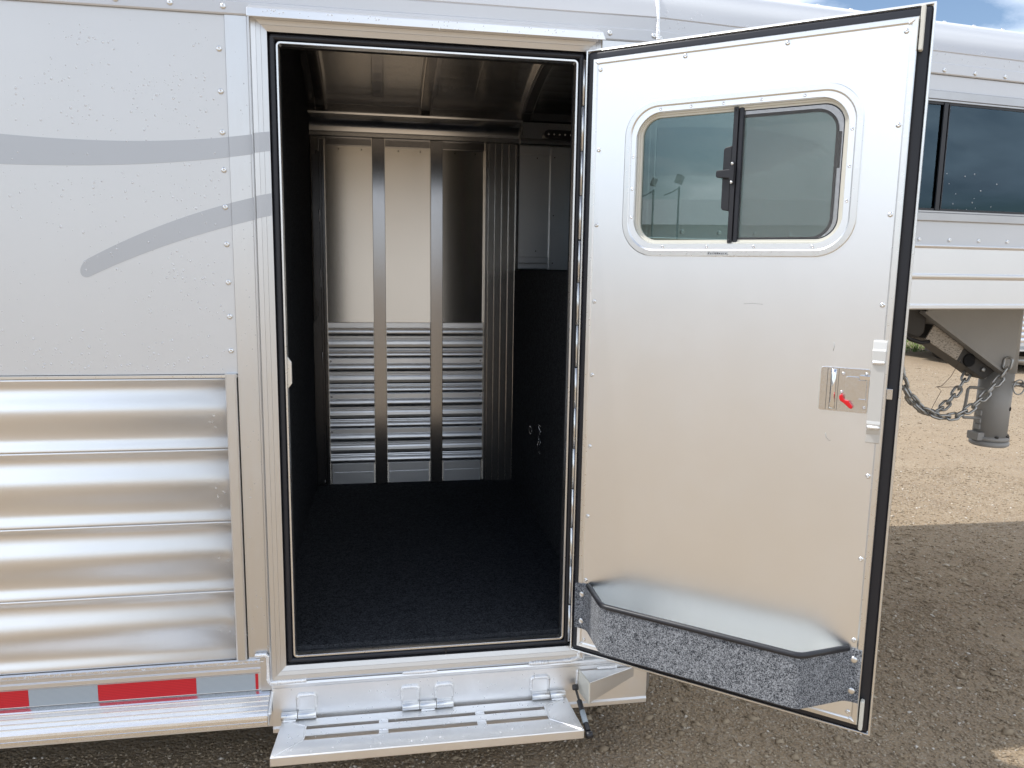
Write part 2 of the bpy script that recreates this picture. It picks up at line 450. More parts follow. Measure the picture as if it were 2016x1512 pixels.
def pebbles():
    rs = np.random.RandomState(3)
    # unit octahedron-based stone (14 vertices -> 24 tris)
    base = np.array([(1, 0, 0), (-1, 0, 0), (0, 1, 0), (0, -1, 0), (0, 0, 1), (0, 0, -1)], float)
    tris = [(0, 2, 4), (2, 1, 4), (1, 3, 4), (3, 0, 4), (2, 0, 5), (1, 2, 5), (3, 1, 5), (0, 3, 5)]
    X = []; Y = []; S = []
    def patch(n, x0, x1, y0, y1, s0, s1, p=2.2):
        X.append(rs.uniform(x0, x1, n)); Y.append(rs.uniform(y0, y1, n)); S.append(s0 + (s1 - s0) * rs.rand(n) ** p)
    patch(36000, .6, 2.7, -1.0, .9, .0016, .0075, 2.6)
    patch(14000, -1.4, .7, -.6, .25, .0016, .0075, 2.6)
    patch(30000, 1.6, 5.2, .6, 3.4, .0022, .0095, 2.4)
    patch(24000, 2.6, 10, 3.2, 10.5, .003, .010, 2.4)
    patch(2200, .6, 3.5, -1.0, 2.5, .006, .019, 2.4)
    patch(260, 2.6, 10, 2.5, 10.5, .008, .022, 1.8)
    patch(300, -1.4, .7, -.6, .2, .006, .015, 2.2)
    X = np.concatenate(X); Y = np.concatenate(Y); S = np.concatenate(S); n = len(X)
    ang = rs.uniform(0, 6.28, n); c = np.cos(ang); s = np.sin(ang)
    k = len(base)
    V = base[None] * (1 + rs.uniform(-.38, .30, (n, k, 1)))
    V = V + rs.uniform(-.22, .22, (n, k, 3))
    V[:, :, 0] *= (1 + rs.rand(n)[:, None] * .7); V[:, :, 2] *= (.45 + rs.rand(n)[:, None] * .35)
    vx = V[:, :, 0] * c[:, None] - V[:, :, 1] * s[:, None]; vy = V[:, :, 0] * s[:, None] + V[:, :, 1] * c[:, None]
    tilt = rs.uniform(-.35, .35, (n, 1))
    vz = V[:, :, 2] + vx * tilt
    P = np.stack([vx * S[:, None] + X[:, None], vy * S[:, None] + Y[:, None], vz * S[:, None] + (gz(X, Y) + S * .18)[:, None]], 2).reshape(-1, 3)
    T = (np.array(tris)[None] + (np.arange(n) * k)[:, None, None]).reshape(-1, 3)
    me = bpy.data.meshes.new('gravel_stones')
    me.vertices.add(len(P)); me.vertices.foreach_set('co', P.ravel())
    me.loops.add(len(T) * 3); me.loops.foreach_set('vertex_index', T.ravel())
    me.polygons.add(len(T)); me.polygons.foreach_set('loop_start', np.arange(0, len(T) * 3, 3))
    me.update(calc_edges=True)
    at = me.attributes.new('tone', 'FLOAT', 'POINT')
    at.data.foreach_set('value', np.repeat(np.clip(rs.normal(.5, .22, n), 0, 1), k))
    me.materials.append(MAT['pebble'])
    o = bpy.data.objects.new('gravel_stones', me); col.objects.link(o)
    o['kind'] = 'stuff'; o['label'] = 'loose tan and grey gravel stones covering the lot'; o['category'] = 'gravel'
pebbles()

def grass():
    rs = np.random.RandomState(5); vs = []; fs = []; tone = []
    n = 16000
    for i in range(n):
        x = rs.uniform(4, 22); y = 12.2 + rs.uniform(0, 1) ** 1.3 * 5 + .25 * math.sin(x * 1.7)
        h = rs.uniform(.05, .15); a = rs.uniform(0, 6.28); wd = .008
        dx_, dy_ = math.cos(a) * wd, math.sin(a) * wd; lx, ly = rs.uniform(-.05, .05, 2)
        o = len(vs); vs += [(x - dx_, y - dy_, -.01), (x + dx_, y + dy_, -.01), (x + lx, y + ly, h)]; fs.append((o, o + 1, o + 2)); t = rs.rand(); tone += [t] * 3
    me = bpy.data.meshes.new('grass'); me.from_pydata(vs, [], fs); at = me.attributes.new('tone', 'FLOAT', 'POINT'); at.data.foreach_set('value', tone)
    me.materials.append(MAT['grass']); o = bpy.data.objects.new('grass', me); col.objects.link(o)
    o['kind'] = 'stuff'; o['label'] = 'strip of bright green grass along the far edge of the lot'; o['category'] = 'grass'
grass()

# ================================================================== the trailer
T = tag(empty('horse_trailer', (0, 0, 0)), 'silver aluminium gooseneck horse trailer with its tack room door swung open', 'trailer')
XL = -6.0            # rear end, beyond the picture
W = 2.17             # outer width

# ---- left wall: painted sheet above, corrugated planks below
p = MB().box(XL, -.4115, -.001, .02, 1.320, 2.330).build('side_panel', 'paint_silver', T)
for z in (2.228, 2.115, 2.005, 1.902, 1.799, 1.695, 1.587, 1.488, 1.388):
    rivet(p, (-.4275, -.001, z), s=.95)
MB().box(XL, -.412, -.0075, .01, 1.309, 1.3185).build('panel_trim', 'alu_trim', T, .001)
zs = [1.3075, 1.095, .871, .651, .427]
def cosint(t, knots):
    for (t0, a), (t1, c_) in zip(knots[:-1], knots[1:]):
        if t <= t1:
            u = (t - t0) / (t1 - t0); return a + (c_ - a) * (.5 - .5 * math.cos(math.pi * u))
    return knots[-1][1]
KN = [(0, .0105), (.13, .001), (.45, .0175), (.82, .001), (1, .0105)]
for a, c_ in zip(zs[:-1], zs[1:]):
    rows = []
    N = 44
    for x in (XL, -.4455):
        r_ = [(x, .012, a - .0002)]
        for i in range(N + 1):
            t = i / N
            r_.append((x, -cosint(t, KN) + .004, a - .0002 - (a - c_ - .0006) * t))
        r_.append((x, .012, c_ + .0004))
        rows.append(r_)
    MB().loft(rows, smooth=True).build('corrugated_plank', 'alu_corrugated', T)
MB().box(XL, -.40, .0125, .03, .30, 1.319).build('wall_backing', 'dark_interior', T)
MB().prism([(-.445, .003), (-.445, -.0155), (-.440, -.019), (-.4185, -.019), (-.4135, -.0155), (-.4135, .003)], 'z', .427, 1.322).build('corner_trim', 'alu_frame', T, .0012)
# flat post between panel and door frame (three shallow flutes)
def post_poly(x0, x1, y, flutes):
    pts = [(x0, .02), (x0, y)]
    for f_ in flutes:
        pts += [(f_ - .0012, y), (f_, y + .0012), (f_ + .0012, y)]
    pts += [(x1, y), (x1, .02)]
    return pts
MB().prism(post_poly(-.4105, -.3455, -.004, (-.352,)), 'z', .345, 2.330).build('wall_post', 'alu_frame', T)
MB().box(.6645, .846, -.004, .02, .345, 2.318).build('wall_post', 'alu_frame', T)

# ---- door frame, gasket, lip
MB().ring(-.345, .6640, .349, 2.326, [(0, -.012), (0, .022), (.003, .0255), (.0055, .022), (.018, .0198), (.0185, .0190), (.019, .0198), (.031, .0168), (.0315, .0160), (.032, .0168), (.047, .0120), (.047, -.03)]).build('door_frame', 'alu_frame', T)
MB().ring(-.345, .6640, .349, 2.326, [(.0472, -.012), (.0485, .000), (.053, .0065), (.058, .0085), (.063, .0065), (.0675, .000), (.0685, -.012)], r=.060, seg=5, smooth=True).build('door_gasket', 'rubber_black', T)
MB().ring(-.345, .6640, .349, 2.326, [(.0688, -.03), (.0688, .0055), (.0700, .0068), (.0745, .0068), (.0755, .0055), (.0755, -.022)], r=.082, seg=4).build('opening_lip', 'alu_trim', T)
MB().box(.20, .205, -.0105, -.004, .3985, .4155).build('gasket_joint', 'plastic_black', T)
# strike keeper on the latch side jamb
MB().prism([(-.272, 1.270), (-.2585, 1.288), (-.2585, 1.352), (-.272, 1.372)], 'y', .006, .018).build('strike_keeper', 'alu_trim', T, .001)
# drip rail over the door
MB().hexa([(-.345, .0, 2.3275), (.664, .0, 2.3275), (.664, -.055, 2.3035), (-.345, -.055, 2.3035), (-.345, .0, 2.350), (.650, .0, 2.350), (.655, -.053, 2.326), (-.345, -.053, 2.326)]).build('drip_rail', 'alu_rail', T, .0015)

# ---- roof: rail, rounded shoulder, crown; body then tapering gooseneck
GA = R(7.0)
gdir = Vector((math.cos(GA), math.sin(GA), 0)); gout = Vector((math.sin(GA), -math.cos(GA), 0)); G0 = Vector((.838, 0, 0))
NOSE = 4.6
def g_at(s, o=0.0, z=0.0):
    p_ = G0 + gdir * s + gout * o; return (p_.x, p_.y, z)
def near_y(x):
    return 0 if x <= .838 else (x - .838) * math.tan(GA)
def roof_section(x, yn, yf):
    pr = [(yn - .006, 2.318), (yn - .0085, 2.322), (yn - .0085, 2.352), (yn - .005, 2.356), (yn - .005, 2.388), (yn - .003, 2.391), (yn - .005, 2.394)]
    for k in range(0, 9):
        a = R(180 - 10 - 8.2 * k)
        pr.append((yn + .168 + .172 * math.cos(a), 2.385 + .155 * math.sin(a)))
    for k in range(1, 10):
        t = k / 10; yy = yn + .2 + (yf - yn - .4) * t
        pr.append((yy, 2.541 + .115 * math.sin(math.pi * t)))
    for k in range(8, -1, -1):
        a = R(10 + 8.2 * k)
        pr.append((yf - .168 + .172 * math.cos(a), 2.385 + .155 * math.sin(a)))
    pr.append((yf + .005, 2.318))
    return [(x, a, c_) for a, c_ in pr]
rb = MB().loft([roof_section(XL, 0, W), roof_section(.8365, 0, W)], closed=False, cap=False, smooth=True).build('roof', 'paint_gooseneck', T)
rg = MB().loft([roof_section(.8395, 0, W), roof_section(NOSE, near_y(NOSE), W)], closed=False, cap=False, smooth=True).build('gooseneck_roof', 'paint_gooseneck', T)
for o_ in (rb, rg):
    m_ = o_.modifiers.new('split', 'EDGE_SPLIT'); m_.split_angle = R(14)
for k in range(-40, 10):
    x = .826 - .0 + k * .1375
    if x < .83: rivet(rb, (x, -.0085, 2.338), s=.95)
qg = Matrix.Rotation(GA, 3, 'Z').to_quaternion()
for k in range(0, 20):
    rivet(rg, g_at(.008 + .1347 * (k), .0085, 2.332), qg, .95)
for k in range(0, 22):
    s_ = .12 + .1347 * k
    p_ = g_at(s_, -.125, 2.536)
    rivet(rg, p_, Matrix.Rotation(R(-75), 3, 'X').to_quaternion(), .9)
weld([(.838, -.0095, 2.322), (.838, -.0095, 2.352), (.838, -.0065, 2.358), (.838, -.0065, 2.39), (.838, -.001, 2.418), (.838, .012, 2.455), (.838, .036, 2.49), (.838, .075, 2.522)], .0065, T)

# ---- gooseneck side (local frame: x along the wall, -y outward)
GM = Matrix.Translation(G0) @ Matrix.Rotation(GA, 4, 'Z')
SL = (NOSE - .838) / math.cos(GA)
gp = MB(GM).box(.012, .80, -.001, .02, 1.7435, 2.3185).box(.80, 2.15, -.001, .02, 1.7435, 1.833).box(.80, 2.15, -.001, .02, 2.259, 2.3185).box(2.15, SL, -.001, .02, 1.7435, 2.3185).build('gooseneck_panel', 'paint_gooseneck', T)
for k in range(-0, 21):
    s_ = -.018 + .1338 * k
    if s_ > .01: rivet(gp, g_at(s_, .001, 1.762), qg, .95)
gr = MB(GM)
gr.prism([(.02, 1.515), (-.010, 1.515), (-.014, 1.519), (-.014, 1.531), (-.009, 1.535), (-.008, 1.622), (-.013, 1.626), (-.016, 1.632), (-.016, 1.638), (-.012, 1.640), (-.007, 1.643), (-.007, 1.732), (-.013, 1.735), (-.015, 1.7395), (-.012, 1.743), (.02, 1.743)], 'x', -.02, SL)
gr.build('gooseneck_rail', 'alu_rail', T, .0008)
MB(GM).box(-.012, .0118, -.003, .019, 1.744, 2.317).build('gooseneck_corner', 'alu_frame', T)
# gooseneck window: outer frame, sash lines, divider, dark panes
MB(GM).ring(.79, 2.16, 1.826, 2.266, [(0, -.004), (0, .006), (.003, .0085), (.028, .0085), (.0295, .004), (.031, .006), (.036, .006), (.037, .001), (.037, -.02)], r=.06, seg=6).build('gooseneck_window_frame', 'anodized', T)
MB(GM).ring(.827, 2.123, 1.863, 2.229, [(0, -.004), (.0, .001), (.0075, .001), (.0075, -.012)], r=.03, seg=5).build('gooseneck_window_seal', 'plastic_black', T)
gw1 = MB(GM).box(.832, 1.121, .0052, .0075, 1.868, 2.224).build('gooseneck_window_pane', 'glass_dark', T)
gw2 = MB(GM).box(1.128, 2.118, .002, .0048, 1.868, 2.224).build('gooseneck_window_pane', 'glass_dark', T)
MB(GM).box(1.106, 1.124, -.004, .0018, 1.8645, 2.2275).box(1.1295, 1.1335, -.003, .0016, 1.8645, 2.2275).build('gooseneck_window_divider', 'plastic_black', T, .001)
# dark sweep graphic on the gooseneck panel
def decal(pts_top, pts_bot, fn, name, parent, thick=.0012, off=.0004):
    n = len(pts_top); rings = []
    for (a, c_) in zip(pts_top, pts_bot):
        rings.append([fn(a[0], off, a[1]), fn(a[0], off + thick, a[1]), fn(c_[0], off + thick, c_[1]), fn(c_[0], off, c_[1])])
    return MB().loft(rings).build(name, 'paint_stripe', parent)
tt = [(.014, 2.074), (.11, 2.083), (.2, 2.088), (.31, 2.0915), (.40, 2.089), (.463, 2.085), (.53, 2.079), (.581, 2.072), (.602, 2.066), (.612, 2.058)]
bb_ = [(.014, 1.930), (.11, 1.938), (.2, 1.942), (.31, 1.945), (.40, 1.966), (.463, 1.992), (.53, 2.018), (.581, 2.038), (.602, 2.047), (.612, 2.055)]
decal(tt, bb_, lambda s, o, z: g_at(s, .001 + o, z), 'sweep_graphic', T)
# gooseneck shell behind the visible side
yN = near_y(NOSE)
MB().hexa([(.838, .02, 1.5155), (NOSE, yN + .02, 1.5155), (NOSE, W, 1.5155), (.838, W, 1.5155), (.838, .02, 1.625), (NOSE, yN + .02, 1.625), (NOSE, W, 1.625), (.838, W, 1.625)]).build('gooseneck_floor', 'paint_white', T)
MB().box(NOSE, NOSE + .03, yN, W, 1.515, 2.42).build('gooseneck_nose', 'paint_gooseneck', T, .01)
MB().box(XL, NOSE, W - .03, W, 1.53, 2.36).box(XL, .93, W - .03, W, .2, 1.53).build('far_wall', 'paint_gooseneck', T)
MB().box(XL, XL + .03, .02, W - .03, .2, 2.42).build('rear_wall', 'paint_gooseneck', T)
MB().box(XL + .03, .90, .04, W - .03, .235, .400).build('floor_frame', 'dark_steel', T)
MB().hexa([(.8905, .0, .182), (.925, .055, .187), (.925, W, .187), (.8905, W, .182), (.8905, .0, 1.514), (.925, .055, 1.514), (.925, W, 1.514), (.8905, W, 1.514)]).build('front_wall', 'alu_frame', T)
MB().box(.6655, .8895, .001, .019, .345, 1.514).build('side_lower_panel', 'alu_frame', T)

# ---- lower rail left of the door: stepped extrusion, tape, running ledge
MB().prism([(.02, .425), (-.010, .425), (-.013, .421), (-.013, .413), (-.008, .409), (-.006, .395), (-.010, .392), (-.010, .379), (-.005, .375), (-.005, .317), (.02, .317)], 'x', XL, -.376).build('lower_rail', 'alu_rail', T, .0008)
xs_ = [(-1.4, -1.044, 'tape_red'), (-1.0435, -.8515, 'tape_ribbed'), (-.851, -.5685, 'tape_red'), (-.568, -.3935, 'tape_ribbed'), (-.393, -.3845, 'tape_red')]
for k in range(7):
    xs_.insert(0, (-1.4 - .475 * (k + 1) + .001, -1.4 - .475 * k - .285, 'tape_ribbed')); xs_.insert(0, (-1.4 - .475 * k - .2845, -1.4 - .475 * k - .0005, 'tape_red'))
for a, c_, m_ in xs_:
    o_ = MB().box(a, c_, -.0062, -.0052, .3205, .3725).build('reflective_tape', m_, T)
    o_['label'] = 'red reflective tape segment' if 'red' in m_ else 'grey white reflective tape segment'
lp = [(-.0055, .316), (-.020, .312)]
for k in range(1, 5):
    y = -.012 - .0155 * k; z = .314 - .0066 * k
    lp += [(y + .0016, z + .0004), (y + .0008, z + .0028), (y - .0008, z + .0024), (y - .0016, z - .0008)]
lp += [(-.083, .2835), (-.0905, .279), (-.092, .272), (-.0925, .262), (-.0915, .261), (-.0925, .260), (-.0925, .250), (-.086, .247), (-.0055, .247)]
MB().prism(lp, 'x', XL, -.349).build('running_ledge', 'alu_ledge', T)
MB().prism([(-.0055, .3165), (-.085, .2845), (-.0935, .279), (-.0935, .2465), (-.0055, .2465)], 'x', -.3485, -.344).build('ledge_end_cap', 'alu_frame', T, .001)
weld([(-.3425, -.006, .312), (-.3425, -.04, .3), (-.3425, -.088, .279)], .0045, T)
weld([(-.3415, -.006, .31), (-.3415, -.008, .275)], .005, T)

# ---- bottom beam under the door
MB().prism([(.03, .3475), (-.004, .3475), (-.018, .3435), (-.0215, .337), (-.0205, .328), (-.017, .324), (-.017, .196), (-.022, .190), (-.022, .176), (.03, .176)], 'x', -.343, .8890).build('bottom_beam', 'alu_step', T, .001)
MB().prism([(.03, .2465), (-.004, .2465), (-.004, .19), (.03, .19)], 'x', XL, -.3432).build('bottom_beam', 'alu_step', T)
MB().prism([(-.376, .317), (-.376, .428), (-.372, .432), (-.3458, .432), (-.3458, .348), (-.345, .348), (-.345, .3485), (-.31, .3485), (-.31, .318)], 'y', -.0095, .02).build('corner_gusset', 'alu_frame', T)
weld([(-.392, -.012, .437), (-.36, -.012, .438), (-.352, -.012, .430), (-.352, -.012, .352), (-.345, -.016, .343)], .0065, T)
weld([(-.35, -.020, .346), (-.29, -.022, .3475), (-.235, -.022, .3485)], .0075, T)
weld([(.062, -.022, .3485), (.11, -.0225, .349), (.175, -.0225, .349)], .0062, T)
weld([(.475, -.022, .349), (.55, -.0225, .349), (.618, -.022, .350), (.645, -.018, .356), (.648, -.014, .382)], .0075, T)
tp = MB().box(.672, .86, -.0066, -.0042, .352, .3945).build('reflective_tape', 'tape_ribbed', T)
# triangular step stop bracket, right of the step
br = MB()
br.hexa([(.652, -.0222, .302), (.836, -.0222, .302), (.836, -.0245, .302), (.664, -.098, .302), (.652, -.0222, .3095), (.836, -.0222, .3095), (.836, -.0245, .3095), (.664, -.098, .3095)])
br.hexa([(.664, -.0985, .2405), (.838, -.0222, .278), (.838, -.027, .278), (.664, -.104, .2405), (.664, -.0985, .312), (.838, -.0222, .312), (.838, -.027, .312), (.664, -.104, .312)])
br.build('stop_bracket', 'alu_step', T, .0012)
MB().hexa([(.6475, -.0222, .236), (.652, -.0222, .236), (.6645, -.104, .236), (.660, -.104, .236), (.6475, -.0222, .312), (.652, -.0222, .312), (.6645, -.104, .3125), (.660, -.104, .3125)]).build('stop_bracket_sunlit_end', 'plastic_cream_and_sunlit', T, .001)  # cream colour stands in for sunlight on the aluminium bracket's end face
weld([(.71, -.0225, .315), (.78, -.0225, .315)], .006, T)
weld([(.644, -.0195, .31), (.644, -.0195, .245)], .0042, T)

# ---- fold-down step
S = empty('step', (0, 0, .222), T)
SM = Matrix.Identity(4)
def slab(pts, z0, z1):
    return [(x, y, z0) for x, y in pts] + [(x, y, z1) for x, y in pts]
yb, yf = -.030, -.2165
x0b, x1b, x0f, x1f = -.313, .605, -.326, .616
sx0, sx1 = -.238, .522
rows = [(-.0690, -.0860), (-.1195, -.1415)]
th = .030
MB().hexa(slab([(x0b, yb), (x1b, yb), (sx1, rows[0][0]), (sx0, rows[0][0])], -th, 0)).build('step_back_bar', 'alu_step', S, .0015)
MB().hexa(slab([(sx0, rows[1][1]), (sx1, rows[1][1]), (x1f, yf), (x0f, yf)], -th, 0)).build('step_front_bar', 'alu_step', S, .003)
MB().hexa(slab([(x0b - .0005, yb), (sx0 - .001, rows[0][0]), (sx0 - .001, rows[1][1]), (x0f - .0005, yf)], -th, -.0004)).build('step_end_bar', 'alu_step', S, .0015)
MB().hexa(slab([(x1b + .0005, yb), (sx1 + .001, rows[0][0]), (sx1 + .001, rows[1][1]), (x1f + .0005, yf)], -th, -.0004)).build('step_end_bar', 'alu_step', S, .0015)
MB().box(sx0, sx1, rows[1][0], rows[0][1], -th, -.0008).build('step_middle_bar', 'alu_step', S, .0015)
for xc in (.001, .307):
    for a, c_ in rows:
        MB().box(xc - .0145, xc + .0145, c_ + .0003, a - .0003, -th, -.0012).build('step_spacer', 'alu_step', S, .001)
        weld([(xc - .014, a - .001, -.0005), (xc + .014, a - .001, -.0005)], .0032, S)
for pa, pb in (((x0b, yb, 0), (sx0, rows[0][0], 0)), ((x1b, yb, 0), (sx1, rows[0][0], 0)), ((x0f, yf, 0), (sx0, rows[1][1], 0)), ((x1f, yf, 0), (sx1, rows[1][1], 0))):
    a = Vector(pa).lerp(Vector(pb), .04); c_ = Vector(pa).lerp(Vector(pb), 1.02)
    weld([a, c_], .0028, S)
for xx in (sx0, sx1):
    weld([(xx, rows[0][0], 0), (xx, rows[1][1], 0)], .0034, S)
# hinges: welded plates on the beam, knuckles on a common pin
HB = -.0165
def hinge_plate(x0, x1, zt):
    h = MB().box(x0, x1, -.0245, HB, .242, zt).build('hinge_plate', 'alu_step', T, .002)
    MBk = MB().tube([(x0 - .001, -.030, .236), (x1 + .004, -.030, .236)], .0125, 16).build('hinge_knuckle', 'alu_trim', T, .001)
    weld([(x0 - .001, -.020, .250), (x0 - .002, -.021, zt - .006), (x0 + .004, -.021, zt + .001), (x1 - .004, -.021, zt + .001), (x1 + .002, -.021, zt - .006), (x1 + .001, -.020, .252)], .0062, T)
for x0, x1, zt in ((-.263, -.212, .297), (.062, .112, .297), (.172, .222, .297), (.488, .542, .296)):
    hinge_plate(x0, x1, zt)
for x0, x1 in ((-.316, -.2655), (.1175, .170), (.548, .600)):
    MB().tube([(x0, -.030, .014), (x1, -.030, .014)], .0122, 16).build('step_knuckle', 'alu_trim', S, .001)
    weld([(x0 + .004, -.041, .0035), (x1 - .004, -.041, .0035)], .0040, S)
# gas strut
gs = empty('gas_strut', (0, 0, 0), T)
A_ = Vector((.632, -.040, .262)); B_ = Vector((.636, -.205, .196)); d_ = (B_ - A_)
MB().tube([A_, A_ + d_ * .34], .0042, 10).build('strut_rod', 'dark_steel', gs)
MB().tube([A_ + d_ * .30, A_ + d_ * .93], .0088, 12).build('strut_cylinder', 'plastic_black', gs)
MB().lathe([(.0, -.01), (.009, -.009), (.0105, 0), (.009, .009), (0, .010)], A_, (1, 0, 0), 12).build('ball_joint', 'dark_steel', gs)
MB().lathe([(.0, -.011), (.010, -.010), (.0115, 0), (.010, .010), (0, .011)], B_, (1, 0, 0), 12).build('ball_joint', 'plastic_black', gs)
MB().lathe([(.0091, 0), (.0091, .045)], A_ + d_ * .52, d_, 12).build('strut_label', 'tape_white', gs)

# ================================================================== tack room interior
IN = empty('tack_room', (0, .05, .43), T)
IO = Vector((0, -.05, -.43))
def ib(): return MB(Matrix.Translation(IO))
ib().box(-.36, .745, .031, 1.90, .402, .437).build('carpet_floor', 'carpet_black', IN)
def zc(y): return 2.622 - .165 * (abs(y - 1.0) / .84) ** 2.2      # underside of the arched ceiling
ib().prism([(.052, .4375)] + [(.052 + 1.848 * i / 16, zc(.052 + 1.848 * i / 16) + .010) for i in range(17)] + [(1.90, .4375)], 'x', -.375, -.345).build('left_carpet_wall', 'carpet_black', IN)
ib().box(.740, .775, .06, 1.884, .4375, 1.628).build('right_carpet_wall', 'carpet_black', IN)
ib().box(.7755, NOSE - .02, .47, W - .035, 1.6255, 1.634).build('bunk_floor', 'carpet_black', IN)
ib().box(-.345, -.2695, .030, .05, .4375, 2.44).box(.590, .836, .0195, .045, .4375, 2.44).box(-.2695, .590, .030, .05, 2.252, 2.44).build('front_inner_wall', 'dark_interior', IN)
# back wall backing
ib().box(-.345, 1.9, 1.915, 1.985, .43, 2.42).build('back_sheet', 'alu_interior', IN)
ib().box(1.9, NOSE, 1.925, 1.985, 1.634, 2.42).build('back_sheet', 'alu_interior', IN)
YB = 1.905
cols = [(-.272, -.026), (.038, .280), (.343, .573)]
def slat_prof():
    # one unit 0.1955 m: strip, rib, grooves, broad land, grooves, rib  (t down, out)
    k = []
    k += [(0, .000), (.002, .003), (.026, .003), (.028, .0)]
    for i in range(0, 9): a = math.pi * i / 8; k.append((.030 + .044 * i / 8, .0085 * math.sin(a) + .001))
    k += [(.076, .001), (.079, .003), (.083, .003), (.085, .0015), (.088, .003), (.092, .003), (.094, .002)]
    k += [(.096, .004), (.104, .007), (.118, .008), (.132, .006), (.139, .003), (.141, .0015)]
    k += [(.145, .003), (.149, .003), (.151, .0015), (.155, .003), (.158, .001)]
    for i in range(0, 9): a = math.pi * i / 8; k.append((.160 + .034 * i / 8, .007 * math.sin(a) + .001))
    k += [(.1950, .0)]
    return k
SP = slat_prof()
for ci, (x0, x1) in enumerate(cols):
    dl = .0075 if ci == 2 else 0.0          # the third sheet sits slightly turned
    ib().hexa([(x0, YB - .002, 1.3365), (x1, YB - .002 + dl, 1.3365), (x1, YB + .008, 1.3365), (x0, YB + .008, 1.3365), (x0, YB - .002, 2.262), (x1, YB - .002 + dl, 2.262), (x1, YB + .008, 2.262), (x0, YB + .008, 2.262)]).build('wall_sheet', 'alu_interior', IN)
    fl = ib().prism([(1.9105, 2.258), (1.9005, 2.258), (1.898, 2.264), (1.898, 2.300), (1.9105, 2.300)], 'x', x0 + .004, x1 - .004).build('wall_flange', 'alu_post', IN)
    for fx in (.3, .78):
        inst(HOLE, 'screw_hole', fl, (x0 + (x1 - x0) * fx, 1.9027 - .05, 2.243 - .43))
    for u in range(4):
        zt = 1.3358 - .1956 * u
        ib().prism([(YB + .008, zt)] + [(YB - .004 - o_, zt - t_) for t_, o_ in SP] + [(YB + .008, zt - .195)], 'x', x0 + .003, x1 - .003).build('wall_slat', 'alu_slat', IN)
        if u and ci != 1:
            xx = x0 + .012 if ci == 0 else x1 - .014
            inst(SCREW, 'screw', IN, (xx, YB - .0072 - .05, zt - .015 - .43))
    ib().prism([(YB + .006, .553), (YB - .004, .553), (YB - .006, .55), (YB - .006, .505), (YB - .0045, .5035), (YB - .006, .502), (YB - .006, .4375), (YB + .006, .4375)], 'x', x0 + .010, x1 - .010).build('kick_plate', 'alu_slat', IN)
def post(x0, x1, y, z0, z1, fl=(), m='alu_post', nm='wall_upright'):
    pts = [(x0, YB + .004), (x0, y)]
    for f_ in fl: pts += [(f_ - .0022, y), (f_ - .0012, y + .004), (f_ + .0012, y + .004), (f_ + .0022, y)]
    pts += [(x1, y), (x1, YB + .004)]
    return ib().prism(pts, 'z', z0, z1).build(nm, m, IN, .0015)
post(-.0265, .0385, 1.868, .4375, 2.297)
post(.2795, .3435, 1.868, .4375, 2.297)
post(.574, .745, 1.870, .4375, 2.297, (.590, .625, .662, .700, .738), m='alu_column')
post(.7455, .7600, 1.880, 1.634, 2.297)
post(-.300, -.2725, 1.872, .4375, 2.285, (-.288,))
# ragged upright on the left with welded patches
rg_ = [(-.345, .4375), (-.3005, .4375), (-.3005, 2.23), (-.316, 2.228), (-.318, 2.212), (-.334, 2.205), (-.336, 1.46), (-.330, 1.455), (-.318, 1.438), (-.3155, 1.40), (-.3165, 1.372), (-.328, 1.360), (-.335, 1.350), (-.345, 1.33)]
ib().prism(rg_, 'y', 1.876, 1.905).build('left_upright', 'alu_post', IN, .001)
for z0, z1 in ((1.93, 1.86), (1.62, 1.52), (1.18, 1.10), (2.29, 2.22), (.47, .44)):
    weld([(-.3015, 1.825, z0 - .43), (-.300, 1.824, (z0 + z1) / 2 - .43), (-.302, 1.825, z1 - .43)], .0045, IN, mat='alu_post')
# dark weld notches where slats meet uprights
# flange/cornice rails along the back
ib().prism([(1.915, 2.30), (1.872, 2.300), (1.868, 2.304), (1.868, 2.322), (1.874, 2.326), (1.884, 2.330), (1.882, 2.340), (1.878, 2.350), (1.872, 2.360), (1.864, 2.370), (1.854, 2.380), (1.842, 2.389), (1.828, 2.397), (1.814, 2.403), (1.812, 2.412), (1.838, 2.416), (1.915, 2.416)], 'x', -.3445, .762, True).build('cornice', 'alu_ceiling', IN).modifiers.new('split', 'EDGE_SPLIT').split_angle = R(20)
ib().prism([(1.915, 2.4165), (1.842, 2.4165), (1.838, 2.42), (1.838, 2.458), (1.846, 2.462), (1.915, 2.462)], 'x', -.3445, 1.9).build('ceiling_rail', 'alu_post', IN, .001)
ib().prism([(1.915, 2.300), (1.874, 2.300), (1.870, 2.305), (1.870, 2.318), (1.876, 2.324), (1.850, 2.330), (1.848, 2.412), (1.915, 2.416)], 'x', .7635, 1.9).build('cornice', 'alu_ceiling', IN)
weld([(.7625, 1.812, 1.978), (.7625, 1.78, 1.95), (.7625, 1.815, 1.90), (.7625, 1.818, 1.872)], .006, IN, mat='alu_post')
